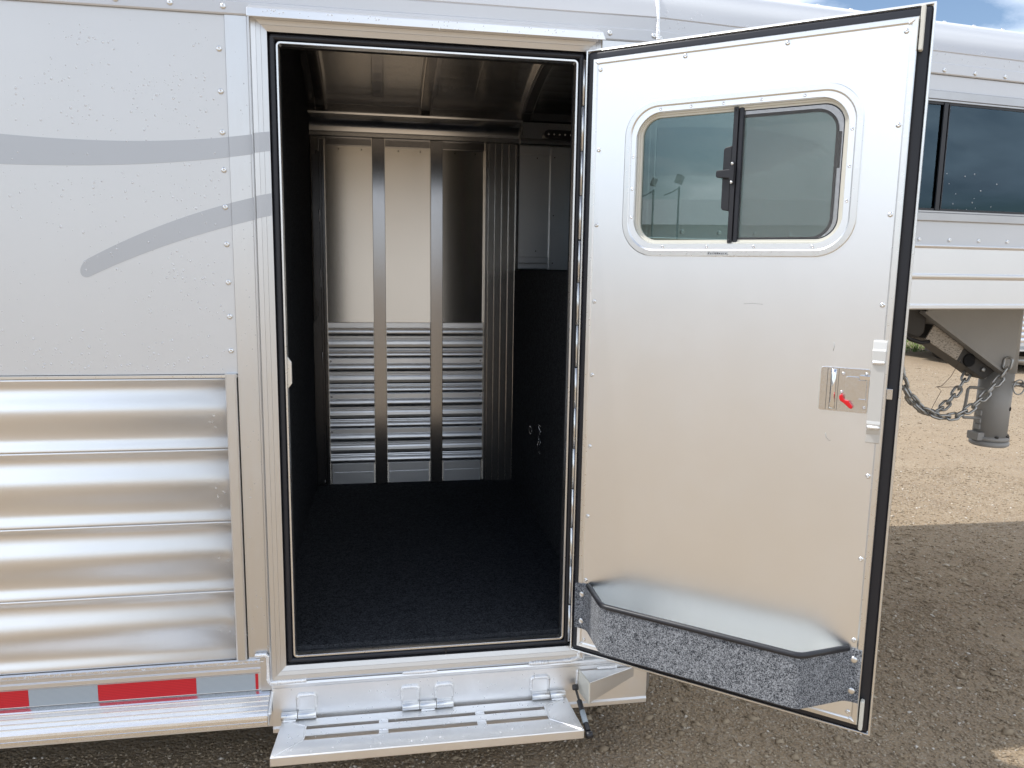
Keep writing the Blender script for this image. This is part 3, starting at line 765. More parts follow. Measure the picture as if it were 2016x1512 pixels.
# right: panels above the half wall
sh = ib().box(.7602, .934, 1.902, 1.908, 1.634, 2.2995).build('wall_sheet', 'alu_slat', IN)
ib().prism([(1.9015, 1.634), (1.892, 1.634), (1.890, 1.64), (1.890, 1.664), (1.893, 1.668), (1.890, 1.672), (1.890, 1.700), (1.9015, 1.704)], 'x', .7605, .930).build('wall_flange', 'alu_slat', IN)
ib().prism([(1.9015, 2.250), (1.892, 2.252), (1.890, 2.258), (1.890, 2.297), (1.9015, 2.2995)], 'x', .7605, .932).build('wall_flange', 'alu_slat', IN)
r2 = post(.9345, 1.10, 1.888, 1.634, 2.297, m='alu_slat')
for z in (2.24, 1.93, 1.67):
    inst(HOLE, 'screw_hole', IN, (.956, 1.8877 - .05, z - .43))
for z in (2.235, 1.735):
    inst(HOLE, 'screw_hole', IN, (.862, 1.9017 - .05, z - .43)); inst(HOLE, 'screw_hole', IN, (.752, 1.8797 - .05, z - .43))
# strip light on the cornice
ib().prism([(.878 + .055 * a, z) for a, z in ((0, 2.348), (.15, 2.333), (.5, 2.326), (4, 2.322), (4.5, 2.330), (4.5, 2.366), (4, 2.374), (.5, 2.376), (.15, 2.368))], 'y', 1.818, 1.8495).build('strip_light', 'plastic_black', IN, .006)
for k in range(7):
    inst(SCREW, 'light_diode', IN, (.905 + .03 * k, 1.8178 - .05, 2.350 - .43))
# ceiling skin, battens and bows
ys_ = [.05 + 1.86 * i / 28 for i in range(29)]
def strip(x0, x1, drop0, drop1, nm, m, y0=.05, y1=1.86):
    r0 = []; 
    ys2 = [y0 + (y1 - y0) * i / 24 for i in range(25)]
    rings = [[(x0, y, zc(y) - drop0), (x1, y, zc(y) - drop0), (x1, y, zc(y) - drop1), (x0, y, zc(y) - drop1)] for y in ys2]
    return ib().loft(rings, smooth=False).build(nm, m, IN, .0015)
def xmax(y):      # stay inside the tapering gooseneck side
    return min(2.2, .838 + max(0.0, y - .055) / math.tan(GA))
rings = [[(-.36, y, zc(y)), (xmax(y), y, zc(y)), (xmax(y), y, zc(y) + .004), (-.36, y, zc(y) + .004)] for y in ys_]
ib().loft(rings).build('ceiling_skin', 'alu_ceiling', IN)
for xc in (.005, .33, .52):
    strip(xc - .027, xc + .027, -.0005, .003, 'ceiling_batten', 'alu_ceiling')
for xc in (-.280, .251, .780, 1.30, 1.82):
    strip(xc - .032, xc + .032, -.0005, .036, 'roof_bow', 'alu_column', .05 + near_y(xc + .04), 1.848)
    strip(xc - .022, xc + .022, .037, .040, 'bow_cap', 'alu_post', .05 + near_y(xc + .04), 1.846)
# tangled tie ring on the carpeted riser
tr_ = []
rr_ = random.Random(4)
lat = empty('tie_ring', (.735, .93, .45), IN)
pts = [Vector((0, .34 - .0 + .035 * math.cos(a) - .02, -.03 + .018 * math.sin(a))) for a in [6.283 * i / 20 for i in range(21)]]
MB().tube(pts, .0016, 6).build('ring', 'chrome', IN).location = (.732, .93, .45)
wig = []
for i in range(40):
    t = i / 39
    wig.append(Vector((.732 - .006 - .006 * rr_.random(), .98 + .022 * math.sin(t * 19) + .016 * rr_.uniform(-1, 1) + .035 * t, .50 - .14 * t + .010 * rr_.uniform(-1, 1))))
MB().tube(wig, .0012, 5).build('wire_hook', 'chrome', IN)
bpy.data.objects.remove(lat)

# ================================================================== open door
DA = R(-40.2)
D = MB().ring(0, .906, .396, 2.2765, [(.036, .000), (.0, .000), (.0, -.012)]).build('door', 'alu_trim', T)
D.location = (.616, -.03, 0); D.rotation_euler = (0, 0, DA)
def dp(): return MB()
dp().ring(0, .906, .396, 2.2765, [(0.0, -.006), (0.0, .0085), (.0012, .0095), (.004, .0095), (.0052, .0085), (.0052, .0)]).build('door_edge', 'alu_trim', D)
dp().ring(0, .906, .396, 2.2765, [(.0056, .0005), (.0075, .0060), (.014, .0082), (.022, .0075), (.027, .0095), (.0325, .0065), (.0345, .0005)], r=.012, seg=3, smooth=True).build('door_gasket', 'rubber_black', D)
# inner box frame with welded mitres
dp().ring(.034, .874, .430, 2.2425, [(0, .0005), (0, .030), (.002, .0335), (.013, .0345), (.0165, .0325), (.017, .0305)]).build('inner_frame', 'alu_trim', D)
# panel with window hole : built from strips around the window opening
WX0, WX1, WZ0, WZ1 = .142, .772, 1.680, 2.112
HX0, HX1, HZ0, HZ1 = .175, .739, 1.713, 2.079
def holed_panel(x0, x1, z0, z1, hole, y0, y1):
    mb = MB(); n = len(hole)
    outer = []
    for hx, hz in hole:      # project each hole point outward to the panel edge
        cx_, cz_ = (HX0 + HX1) / 2, (HZ0 + HZ1) / 2
        dx_, dz_ = hx - cx_, hz - cz_
        t = min((x1 - cx_) / dx_ if dx_ > 1e-9 else (x0 - cx_) / dx_ if dx_ < -1e-9 else 9e9, (z1 - cz_) / dz_ if dz_ > 1e-9 else (z0 - cz_) / dz_ if dz_ < -1e-9 else 9e9)
        outer.append((cx_ + dx_ * t, cz_ + dz_ * t))
    # insert exact corners by snapping nearest outer points
    for c_ in ((x0, z0), (x1, z0), (x1, z1), (x0, z1)):
        i = min(range(n), key=lambda k: (outer[k][0] - c_[0]) ** 2 + (outer[k][1] - c_[1]) ** 2)
        outer[i] = c_
    mb.loft([[(x, y1, z) for x, z in hole], [(x, y0, z) for x, z in hole], [(x, y0, z) for x, z in outer], [(x, y1, z) for x, z in outer], [(x, y1, z) for x, z in hole]], cap=False)
    return mb
hole = rrect(HX0, HX1, HZ0, HZ1, .075, 10)
hp = holed_panel(.0505, .8575, 1.40, 2.226, hole, -.0315, -.0285)
hp.box(.0505, .8575, -.0315, -.0285, .4465, 1.40)
# merge seam: welded by remove doubles so it reads as one sheet
po = hp.build('door_panel', 'alu_door', D)
bm = bmesh.new(); bm.from_mesh(po.data)
kill = [f for f in bm.faces if all(abs(v.co.z - 1.40) < 1e-5 for v in f.verts)]
bmesh.ops.delete(bm, geom=kill, context='FACES')
bm.to_mesh(po.data); bm.free()
# core behind the panel so that the door is solid (around the window)
dc = holed_panel(.036, .872, 1.40, 2.240, hole, -.0283, .0084); dc.box(.036, .872, -.0283, .0084, .432, 1.3999)
dc.build('door_core', 'alu_trim', D)
ds = holed_panel(.0002, .9058, 1.40, 2.2763, hole, .0086, .012); ds.box(.0002, .9058, .0086, .012, .3962, 1.3999)
ds.build('door_skin', 'paint_silver', D)
for u, z in [(.044, 2.211), (.309, 2.219), (.577, 2.219), (.849, 2.211), (.849, 1.996), (.848, 1.784), (.848, 1.562), (.849, 1.121), (.849, .896), (.849, .669), (.849, .462), (.765, .466), (.046, 1.986), (.046, 1.770), (.046, 1.544), (.046, 1.320), (.046, 1.096), (.046, .871), (.046, .660), (.046, .457)]:
    rivet(D, (u if u > .1 else u + .014, -.0315, z), s=.76)
# window
dp().ring(WX0, WX1, WZ0, WZ1, [(0, .030), (0, .0335), (.002, .0350), (.016, .0352), (.019, .0335), (.0205, .0300), (.024, .0300), (.030, .0290), (.032, .026), (.0345, .026), (.036, .018), (.036, .002)], r=.098, seg=12, smooth=True).build('window_frame', 'alu_trim', D).modifiers.new('split', 'EDGE_SPLIT').split_angle = R(10)
WI = (WX0 + .036, WX1 - .036, WZ0 + .036, WZ1 - .036)
dp().ring(*WI, [(-.0004, .019), (.004, .019), (.005, .014), (.010, .014), (.0105, .002), (-.0004, .002)], r=.062, seg=10, smooth=False).build('window_sash', 'plastic_cream_and_sunlit', D)
SC = [(.215 + 0, 0)]
for x, z in [(.195 + .018, WZ1 - .0272)]: pass
fx = [(.245, WZ1 - .0262), (.332, WZ1 - .0262), (.420, WZ1 - .0262), (.520, WZ1 - .0262), (.628, WZ1 - .0262), (.268, WZ0 + .0262), (.395, WZ0 + .0262), (.522, WZ0 + .0262), (.672, WZ0 + .0262), (WX0 + .0262, 1.96), (WX0 + .0262, 1.87), (WX0 + .0262, 1.79), (WX1 - .0262, 1.995), (WX1 - .0262, 1.905), (WX1 - .0262, 1.82)]
for x, z in fx:
    rivet(D, (x, -.0301, z), s=.85, mesh=SCREW, name='screw')
# panes (left fixed pane set back, right slider with black edge gasket) and insect screen
def rpane(x0, x1, z0, z1, rl, rr2, y0, y1, mb=None):
    pts = []
    for cx_, cz_, a0, r_ in ((x1 - rr2, z0 + rr2, -90, rr2), (x1 - rr2, z1 - rr2, 0, rr2), (x0 + rl, z1 - rl, 90, rl), (x0 + rl, z0 + rl, 180, rl)):
        for k in range(7):
            a = R(a0 + 15 * k); pts.append((cx_ + r_ * math.cos(a), cz_ + r_ * math.sin(a)))
    return (mb or MB()).prism(pts, 'y', y0, y1)
lp1 = rpane(WI[0] + .009, .458, WI[2] + .009, WI[3] - .009, .052, .002, -.0060, -.0025).build('window_pane', 'glass_tinted', D); lp1['label'] = 'clear left window pane'
rp1 = rpane(.464, WI[1] - .028, WI[2] + .013, WI[3] - .026, .002, .052, -.0015, .0020).build('window_pane', 'glass_tinted', D); lp1['label'] = 'left tinted window pane'; rp1['label'] = 'right tinted window pane behind insect screen'
sg = MB()
def edge_ring(x0, x1, z0, z1, r_, wd, y0, y1):
    pts_o = []; pts_i = []
    for (xx0, xx1, zz0, zz1, rr3, dst) in ((x0, x1, z0, z1, r_, pts_o), (x0, x1 - wd, z0 + wd, z1 - wd, r_ - wd, pts_i)):
        dst.append((xx0, zz0))
        for k in range(9): a = R(-90 + 11.25 * k); dst.append((xx1 - rr3 + rr3 * math.cos(a), zz0 + rr3 + rr3 * math.sin(a)))
        for k in range(9): a = R(11.25 * k); dst.append((xx1 - rr3 + rr3 * math.cos(a), zz1 - rr3 + rr3 * math.sin(a)))
        dst.append((xx0, zz1))
    n = len(pts_o); rings = []
    for o_, i_ in zip(pts_o, pts_i):
        rings.append([(o_[0], y0, o_[1]), (o_[0], y1, o_[1]), (i_[0], y1, i_[1]), (i_[0], y0, i_[1])])
    return MB().loft(rings)
edge_ring(.464, WI[1] - .024, WI[2] + .009, WI[3] - .020, .056, .0075, -.0046, .0024).build('pane_gasket', 'plastic_black', D)
rpane(.464, WI[1] - .0108, WI[2] + .0108, WI[3] - .0108, .002, .052, -.0122, -.0118).build('insect_screen', 'insect_screen', D)
edge_ring(.464, WI[1] - .0098, WI[2] + .0098, WI[3] - .0098, .054, .003, -.0132, -.0110).build('screen_spline', 'plastic_black', D)
dp().box(.447, .4595, -.0225, .003, WI[2] + .001, WI[3] - .001).build('window_mullion', 'plastic_black', D, .0015)
dp().box(.4605, .4735, -.0195, .003, WI[2] + .001, WI[3] - .001).build('screen_stile', 'rubber_black', D, .003)
dp().prism([(.4465, 1.803), (.428, 1.806), (.424, 1.812), (.424, 1.966), (.428, 1.972), (.4465, 1.976)], 'y', -.0185, -.010).build('slider_pull', 'plastic_black', D, .002)
dp().prism([(.4475, 1.878), (.458, 1.872), (.4585, 1.932), (.4475, 1.926), (.444, 1.913), (.412, 1.911), (.409, 1.908), (.409, 1.896), (.412, 1.892), (.444, 1.889)], 'y', -.0305, -.0228).build('window_catch', 'plastic_black', D, .002)
for z in (1.878, 1.927):
    dp().lathe([(.0044, 0), (.0044, .002), (.003, .0042), (.0002, .005)], (.4525, -.0305, z), (0, -1, 0), 12).build('catch_screw', 'alu_trim', D)
for z in (WI[2] + .008, WI[3] - .008):
    dp().lathe([(.003, 0), (.002, .0015), (.0002, .0018)], (.453, -.0225, z), (0, -1, 0), 10).build('mullion_screw', 'plastic_black', D)
dp().box(WI[1] - .0245, WI[1] - .0165, -.0108, -.0050, 1.905, 1.995).build('screen_pull', 'plastic_black', D, .001)
# stamped tag under the window
tg = dp().box(.398, .455, -.0358, -.0352, WZ0 + .0045, WZ0 + .0125).build('frame_tag', 'stainless', D)
for k in range(9):
    x = .401 + .006 * k
    for q_ in range(3):
        if rr_.random() < .75: pass
    dp().box(x, x + rr_.uniform(.0015, .004), -.0361, -.0358, WZ0 + .006 + rr_.uniform(0, .001), WZ0 + .0105 + rr_.uniform(-.002, .0005)).build('stamped_mark', 'dark_steel', D)
# latch: stainless plate, grab recess, cover, red lever, chrome tab
dp().prism(rrect(.716, .834, 1.284, 1.398, .005, 3), 'y', -.0345, -.0316).build('latch_plate', 'stainless', D, .0008)
gp_ = MB(); 
rings = []
for i in range(11):
    z = 1.288 + .106 * i / 10; dep = .0005 + .0075 * math.sin(math.pi * i / 10)
    rings.append([(.7405, -.0347, z), (.7425, -.0347 - dep * .6, z), (.7475, -.0347 - dep, z), (.7535, -.0347 - dep * .6, z), (.7555, -.0347, z)])
gp_.loft(rings, smooth=True).build('grab_handle', 'chrome', D)
dp().box(.7325, .7335, -.0350, -.0346, 1.286, 1.396).box(.7595, .7605, -.0350, -.0346, 1.286, 1.396).build('plate_crease', 'dark_steel', D)
dp().prism([(.778, 1.3745), (.781, 1.3775), (.808, 1.3775), (.810, 1.3700), (.828, 1.3700), (.828, 1.314), (.782, 1.314), (.778, 1.317)], 'y', -.0395, -.0350).build('latch_cover', 'stainless', D, .001)
dp().box(.8105, .836, -.0440, -.0375, 1.3715, 1.3825).build('latch_tab', 'chrome', D, .001)
dp().prism([(.766, 1.326), (.7685, 1.3295), (.774, 1.3295), (.7765, 1.321), (.781, 1.3155), (.789, 1.3150), (.7995, 1.3015), (.8005, 1.297), (.797, 1.2945), (.7925, 1.2955), (.778, 1.308), (.7695, 1.313), (.7665, 1.319)], 'y', -.0475, -.0355).build('lock_lever', 'plastic_red', D, .002)
dp().box(.812, .830, -.0425, -.0397, 1.3195, 1.3215).build('latch_pin', 'chrome', D, .0006)
for x, z in ((.771, 1.383), (.770, 1.335), (.826, 1.386), (.826, 1.2985)):
    rivet(D, (x, -.0345, z), s=.75, mesh=SCREW, name='screw')
# grab bar / latch guard with bent ends
hb = [(1.474, .036), (1.470, .041), (1.452, .0475), (1.449, .0535), (1.421, .0555), (1.418, .051), (1.402, .051), (1.270, .051), (1.262, .0535), (1.252, .0520), (1.249, .046), (1.236, .0415), (1.234, .0395), (1.212, .0385), (1.209, .036)]
poly = [(-o_, z) for z, o_ in hb] + [(-.0322, 1.209), (-.0322, 1.474)]
dp().prism(poly, 'x', .8355, .868).build('latch_guard', 'guard_alu', D, .0015)
for z in (1.4195, 1.2535):
    weld([(.8365, -.0535 if z > 1.3 else -.0525, z), (.867, -.0535 if z > 1.3 else -.0525, z)], .0048, D, mat='weld_alu')
dp().box(.8745, .888, -.0285, -.0105, 1.325, 1.352).build('latch_bolt', 'stainless', D, .001)
# corner bumpers on the free edge
dp().prism(rrect(.876, .886, 2.165, 2.268, .004, 3), 'y', -.030, -.010).build('corner_bumper', 'plastic_cream_and_sunlit', D, .002)
dp().prism(rrect(.877, .887, .416, .500, .004, 3), 'y', -.030, -.010).build('corner_bumper', 'plastic_cream_and_sunlit', D, .002)
# inner frame corner welds
for u, z, du, dz in ((.042, 2.235, .012, -.008), (.866, 2.236, -.014, -.010), (.866, .438, -.014, .010), (.043, .438, .012, .009)):
    weld([(u, -.034, z), (u + du, -.034, z + dz)], .0034, D)
# scuffs
for pts in ([(.505, 1.553), (.53, 1.555), (.556, 1.5535)],):
    dp().tube([(x, -.0316, z) for x, z in pts], .0003, 5).build('scuff_mark', 'dark_steel', D)
for pts in ([(.742, 1.462), (.7435, 1.45), (.7415, 1.440)], [(.738, 1.222), (.741, 1.21), (.748, 1.203), (.752, 1.204)]):
    dp().tube([(x, -.0316, z) for x, z in pts], .0007, 5).build('scuff_mark', 'galvanized', D)
# carpeted boot pocket
pk = [(.027, .0325), (.072, .0335), (.170, .150), (.735, .150), (.836, .0335), (.872, .0325)]
def wall_strip(path, thick, z0, z1, zl=None):
    n = len(path); rings = []
    for i, (u, o_) in enumerate(path):
        a = Vector(path[max(i - 1, 0)]); c_ = Vector(path[min(i + 1, n - 1)])
        d1 = (Vector(path[i]) - a).normalized() if i else (c_ - Vector(path[i])).normalized()
        d2 = (c_ - Vector(path[i])).normalized() if i < n - 1 else d1
        nn = Vector((-(d1 + d2).y, (d1 + d2).x)).normalized(); k = 1 / max(.5, nn.dot(Vector((-d1.y, d1.x))))
        q0 = Vector((u, o_)); q1 = q0 + nn * thick * k
        rings.append([(q0.x, -q0.y, z0), (q0.x, -q0.y, z1), (q1.x, -q1.y, z1), (q1.x, -q1.y, z0)])
    return MB().loft(rings)
def densify(path, corner=.018, n=5):
    out_ = [path[0]]
    for i in range(1, len(path) - 1):
        a, p_, c_ = Vector(path[i - 1]), Vector(path[i]), Vector(path[i + 1])
        s_ = p_ + (a - p_).normalized() * corner; e_ = p_ + (c_ - p_).normalized() * corner
        for k in range(n + 1):
            t = k / n
            q = (1 - t) ** 2 * s_ + 2 * t * (1 - t) * p_ + t * t * e_; out_.append((q.x, q.y))
    out_.append(path[-1]); return out_
pkd = densify(pk)
pko = wall_strip(pkd, .0055, .496, .645).build('boot_pocket', 'carpet_grey', D)
wall_strip([(u, o_ - .0008 if i not in (0,) else o_) for i, (u, o_) in enumerate(pkd)][3:-3], -.0018, .4965, .642).build('pocket_liner', 'liner_white', D)
MB().prism([(pk[1][0] + .004, -.0325), (pk[2][0] + .002, -.147), (pk[3][0] - .002, -.147), (pk[4][0] - .004, -.0325)], 'z', .4985, .5015).build('pocket_floor', 'liner_white', D)
rim = densify([(.072, .0365), (.170, .153), (.735, .153), (.836, .0365)], .02, 6)
MB().tube([(u, -o_, .6455) for u, o_ in rim], .0085, 10).build('pocket_rim', 'plastic_black', D)
for u, z in ((.050, .612), (.050, .522), (.853, .617), (.853, .528)):
    dp().lathe([(.0095, 0), (.0092, .0015), (.006, .003), (.0002, .0034)], (u, -.0383, z), (0, -1, 0), 16).build('pocket_rivet', 'alu_trim', D)
# hinge knuckles along the hinge edge
hz0 = .43
for k in range(14):
    z0 = .42 + .131 * k
    MB().tube([(.6095, -.024, z0), (.6095, -.024, z0 + (.129 if k % 3 else .127))], .0046 if k % 2 else .0054, 8).build('hinge_knuckle', 'alu_trim', T)

# ================================================================== stripe graphics on the painted side
def ycurve(pts):
    def f(x):
        for (a, za_), (c_, zb_) in zip(pts[:-1], pts[1:]):
            if x <= c_:
                t = (x - a) / (c_ - a); return za_ + (zb_ - za_) * t
        return pts[-1][1]
    return f
def smooth_curve(knots):
    xs2 = [k[0] for k in knots]; zs2 = [k[1] for k in knots]
    cf = np.polyfit(xs2, zs2, 3); return lambda x: float(np.polyval(cf, x))
STR = {
 'up_t': smooth_curve([(-1.062, 1.981), (-.85, 1.971), (-.65, 1.972), (-.45, 1.9885), (-.37, 1.999), (-.297, 2.011)]),
 'up_b': smooth_curve([(-1.067, 1.898), (-.85, 1.900), (-.65, 1.911), (-.45, 1.932), (-.37, 1.945), (-.298, 1.958)]),
 'lo_t': smooth_curve([(-.845, 1.622), (-.72, 1.691), (-.6, 1.745), (-.45, 1.800), (-.37, 1.823), (-.299, 1.841)]),
 'lo_b': smooth_curve([(-.825, 1.585), (-.72, 1.636), (-.6, 1.686), (-.45, 1.737), (-.37, 1.760), (-.299, 1.779)]),
}
for nm_, xa in (('up', -2.2), ('lo', -.822)):
    for (x0, x1, y) in ((xa, -.412, .001), (-.4103, -.3456, .0042), (-.3392, -.2985, None)):
        n = 48; tt = []; bb2 = []
        for i in range(n + 1):
            x = x0 + (x1 - x0) * ((i / n) if nm_ == 'up' or x0 > -.5 else (i / n) ** 2)
            xe = max(x, -1.15)
            a, c_ = STR[nm_ + '_t'](xe), STR[nm_ + '_b'](xe)
            if x < -1.15: a += (-1.15 - x) * .09; c_ += (-1.15 - x) * .05
            if nm_ == 'lo' and x < -.797:       # rounded end
                t = max(0.0, (x + .822) / .025); mc = (STR['lo_t'](-.797) + STR['lo_b'](-.797)) / 2 + (x + .797) * .47
                hw = (STR['lo_t'](-.797) - STR['lo_b'](-.797)) / 2 * math.sqrt(max(1e-5, 1 - (1 - t) ** 2))
                a, c_ = mc + hw, mc - hw
            tt.append((x, a)); bb2.append((x, c_))
        if y is None:
            fn = lambda x, o_, z: (x, -float(np.interp(x, [-.3395, -.327, -.315, -.298], [.0223, .0202, .0172, .0124])) - .0002 - o_, z)
        else:
            fn = lambda x, o_, z, y=y: (x, -y - o_, z)
        decal(tt, bb2, fn, 'stripe_graphic', T, .0005, .0002)

# ================================================================== rain drops on the metal
def drops():
    rs = np.random.RandomState(11); vs = []; fs = []
    def drop(x, y, z, r, ny=True):
        o = len(vs); seg = 7
        st_ = 1 + rs.rand() * .35
        for ring_, (rr3, h) in enumerate(((1, 0), (.75, .42), (.3, .62))):
            for k in range(seg):
                a = 2 * math.pi * k / seg
                if ny: vs.append((x + r * rr3 * math.cos(a), y - h * r, z + r * rr3 * math.sin(a) * st_ - r * h * .25))
                else: vs.append((x + r * rr3 * math.cos(a), y + r * rr3 * math.sin(a), z + h * r))
        for q_ in range(2):
            for k in range(seg):
                fs.append((o + q_ * seg + k, o + q_ * seg + (k + 1) % seg, o + (q_ + 1) * seg + (k + 1) % seg, o + (q_ + 1) * seg + k))
        fs.append(tuple(o + 2 * seg + k for k in range(seg)))
    cl = [(-.95, 2.12, .14, .07, 45), (-.68, 2.12, .12, .07, 60), (-.60, 2.08, .10, .05, 40), (-.52, 2.12, .07, .06, 30), (-.85, 1.95 + .08, .14, .04, 25), (-.50, 1.83, .05, .05, 55), (-.60, 1.56, .09, .06, 45), (-.52, 1.62, .05, .06, 40), (-.75, 1.83, .12, .06, 35), (-1.0, 1.38, .12, .05, 50), (-.80, 1.37, .10, .04, 45), (-.65, 1.40, .1, .05, 30), (-.72, 1.345, .28, .02, 60), (-.48, 1.45, .05, .08, 25), (-.9, 1.75, .12, .1, 30), (-.65, 1.68, .1, .05, 25), (-.7, 1.85, .15, .05, 20), (-.78, 2.24, .03, .015, 18)]
    for cx_, cz_, sx, sz, n in cl:
        for i in range(n):
            x = cx_ + rs.normal(0, sx); z = cz_ + rs.normal(0, sz)
            if x < -.435 and 1.325 < z < 2.31: drop(x, -.0012, z, .0009 + .0028 * rs.rand() ** 1.8)
    for i in range(260): drop(rs.uniform(-1.5, -.44), -.0012, rs.uniform(1.33, 2.3), .0005 + .0012 * rs.rand())
    for i in range(70): drop(rs.uniform(-.405, -.35), -.0042, rs.uniform(.45, 2.25), .0006 + .0014 * rs.rand())
    for i in range(45): drop(rs.uniform(-.44, -.35) - .06, -.0145 - .004 * 0, rs.choice([1.17, 1.18, .95, .96, .74, .75, .52]) + rs.normal(0, .012), .0006 + .0016 * rs.rand())
    for i in range(160): drop(rs.uniform(-1.3, -.36), -.0135, rs.uniform(.414, .420), .0008 + .0016 * rs.rand())
    for i in range(120): drop(rs.uniform(-.30, .60), rs.uniform(-.21, -.04), .2222, .0010 + .0018 * rs.rand(), False)
    for i in range(70): drop(rs.uniform(-.3, .60), -.0172, rs.uniform(.21, .32), .0007 + .0016 * rs.rand())
    for i in range(60): drop(rs.uniform(-.33, .65), -.0552, rs.uniform(2.303, 2.325), .0008 + .0018 * rs.rand())
    for i in range(120):
        s_ = rs.uniform(.0, 1.6); z = rs.uniform(2.36, 2.42)
        p_ = g_at(s_, .0055, z); drop(p_[0], p_[1], z, .0008 + .0016 * rs.rand())
    for i in range(25):
        s_ = rs.uniform(1.14, 1.9); z = 1.87 + .2 * rs.rand() ** 2
        p_ = g_at(s_, -.0015, z); drop(p_[0], p_[1], z, .0012 + .0016 * rs.rand())
    me = bpy.data.meshes.new('rain_drops'); me.from_pydata(vs, [], fs); me.polygons.foreach_set('use_smooth', [True] * len(fs)); me.materials.append(MAT['water'])
    o = bpy.data.objects.new('rain_drops', me); col.objects.link(o); o.parent = T; o['kind'] = 'stuff'; o['label'] = 'small rain drops beaded on the metal'
drops()

# ================================================================== gooseneck coupler
CP = empty('coupler', (3.05, 1.0, .8), T)
CO = Vector((-3.05, -1.0, -.8))
def cb(): return MB(Matrix.Translation(CO))
# neck: two side plates with a flange down the sloped edge
plate = [(2.552, 1.5145), (3.058, 1.5145), (3.055, 1.208), (2.995, 1.178), (2.552, 1.458)]
for y in (.905, 1.085):
    cb().prism(plate, 'y', y, y + .010).build('neck_plate', 'paint_grey_steel', CP, .001)
dxx, dzz = (2.995 - 2.552), (1.178 - 1.458); ln_ = math.hypot(dxx, dzz); nx_, nz_ = dzz / ln_, -dxx / ln_
def along(t, o_): return (2.552 + dxx * t + nx_ * o_, 1.458 + dzz * t + nz_ * o_)
cb().prism([along(-.04, -.001), along(1.02, -.001), along(1.02, .011), along(-.04, .011)], 'y', .890, 1.115).build('neck_flange', 'paint_grey_steel', CP, .001)
cb().prism([along(.16, .0125), along(.98, .0125), along(.93, .075), along(.18, .085)], 'y', .94, 1.06).build('neck_channel', 'dark_steel', CP, .002)
cb().prism([along(.16, .013), along(.55, .013), along(.56, .083), along(.165, .093)], 'y', .930, .9385).build('data_placard', 'placard', CP, .001)
hp_ = along(.68, .045)
cb().lathe([(.032, 0), (.032, .006), (.026, .007), (.0002, .003)], (hp_[0], .94, hp_[1]), (0, -1, 0), 20).build('channel_hole', 'dark_interior', CP)
hq_ = along(.86, .040)
cb().lathe([(.012, 0), (.011, .008), (.006, .010), (.0002, .008)], (hq_[0], .94, hq_[1]), (0, -1, 0), 12).build('plug_socket', 'galvanized', CP)
cb().prism([(2.34, 1.5145), (2.580, 1.5145), (2.570, 1.362), (2.535, 1.335), (2.38, 1.385), (2.34, 1.41)], 'y', .93, 1.20).build('jack_gearbox', 'dark_steel', CP, .012)
hose = [(2.40, .92, 1.41), (2.43, .915, 1.37), (2.48, .912, 1.335), (2.54, .915, 1.318), (2.59, .925, 1.322)]
cb().tube(hose, .010, 8).build('wiring_hose', 'rubber_black', CP)
# outer sleeve and inner adjustable tube
cb().lathe([(.080, 0), (.080, .33), (.076, .335)], (3.052, .998, 1.165), (0, 0, 1), 28).build('outer_sleeve', 'paint_grey_steel', CP)
cb().tube([(3.0454, 0.995, 1.1707), (3.0385, 0.995, 0.8392)], .0765, 28).build('inner_tube', 'paint_grey_steel', CP)
cb().lathe([(.082, 0), (.089, .006), (.089, .020), (.082, .026), (.070, .028)], (3.040, .995, .792), (0, 0, 1), 30).build('coupler_base', 'paint_grey_steel', CP)
cb().lathe([(.086, 0), (.086, .018), (.078, .022)], (3.042, .995, .8205), (0, 0, 1), 30).build('coupler_plate', 'paint_grey_steel', CP)
cb().box(2.938, 2.978, .955, 1.03, .822, .862).build('coupler_latch', 'paint_grey_steel', CP, .004)
for a in (200, 250, 300, 340, 20):
    bx_, by_ = 3.042 + .078 * math.cos(R(a)), .995 + .078 * math.sin(R(a))
    cb().lathe([(.010, 0), (.010, .010), (.0002, .0105)], (bx_, by_, .8385), (0, 0, 1), 6, smooth=False).build('bolt', 'dark_steel', CP)
for z in (1.13, .945, .905, .875):
    cb().box(2.958, 2.978, .975, 1.015, z, z + .026).build('adjuster_lug', 'paint_grey_steel', CP, .003)
cb().lathe([(.011, 0), (.0002, .001)], (3.082, .929, .985), (.45, -1, 0), 14).build('pin_hole', 'dark_interior', CP)
cb().tube([(2.9766, 0.985, 1.0825), (2.8833, 0.975, 1.0901), (2.8698, 0.972, 1.0807), (2.8639, 0.972, 1.0053), (2.8539, 0.972, 0.9508), (2.8609, 0.972, 0.9399), (2.9716, 0.985, 0.9302)], .0075, 8).build('release_handle', 'paint_grey_steel', CP)
cb().lathe([(.012, -.02), (.016, -.015), (.016, .004), (.011, .006), (.011, .03), (.014, .031), (.014, .045), (.0002, .047)], (3.09, .93, 1.110), (.8, -.6, 0), 14).build('draw_pin', 'galvanized', CP)
rg2 = [(3.085 + .032 * math.cos(a), .895, 1.100 + .036 * math.sin(a)) for a in [6.283 * i / 22 for i in range(23)]]
cb().tube(rg2, .0036, 6).build('pin_ring', 'galvanized', CP)
cb().tube([(3.0926, 0.96, 1.227), (3.1471, 0.955, 1.2237), (3.1689, 0.955, 1.2217)], .020, 12).build('chain_bolt', 'galvanized', CP)
cb().tube([(2.7504, 0.9, 1.2374), (2.7067, 0.9, 1.1549), (2.6631, 0.9, 1.1113), (2.634, 0.9, 1.1064), (2.6914, 0.905, 1.1037), (2.7917, 0.92, 1.1031)], .0014, 5).build('breakaway_wire', 'wire_brown', CP)
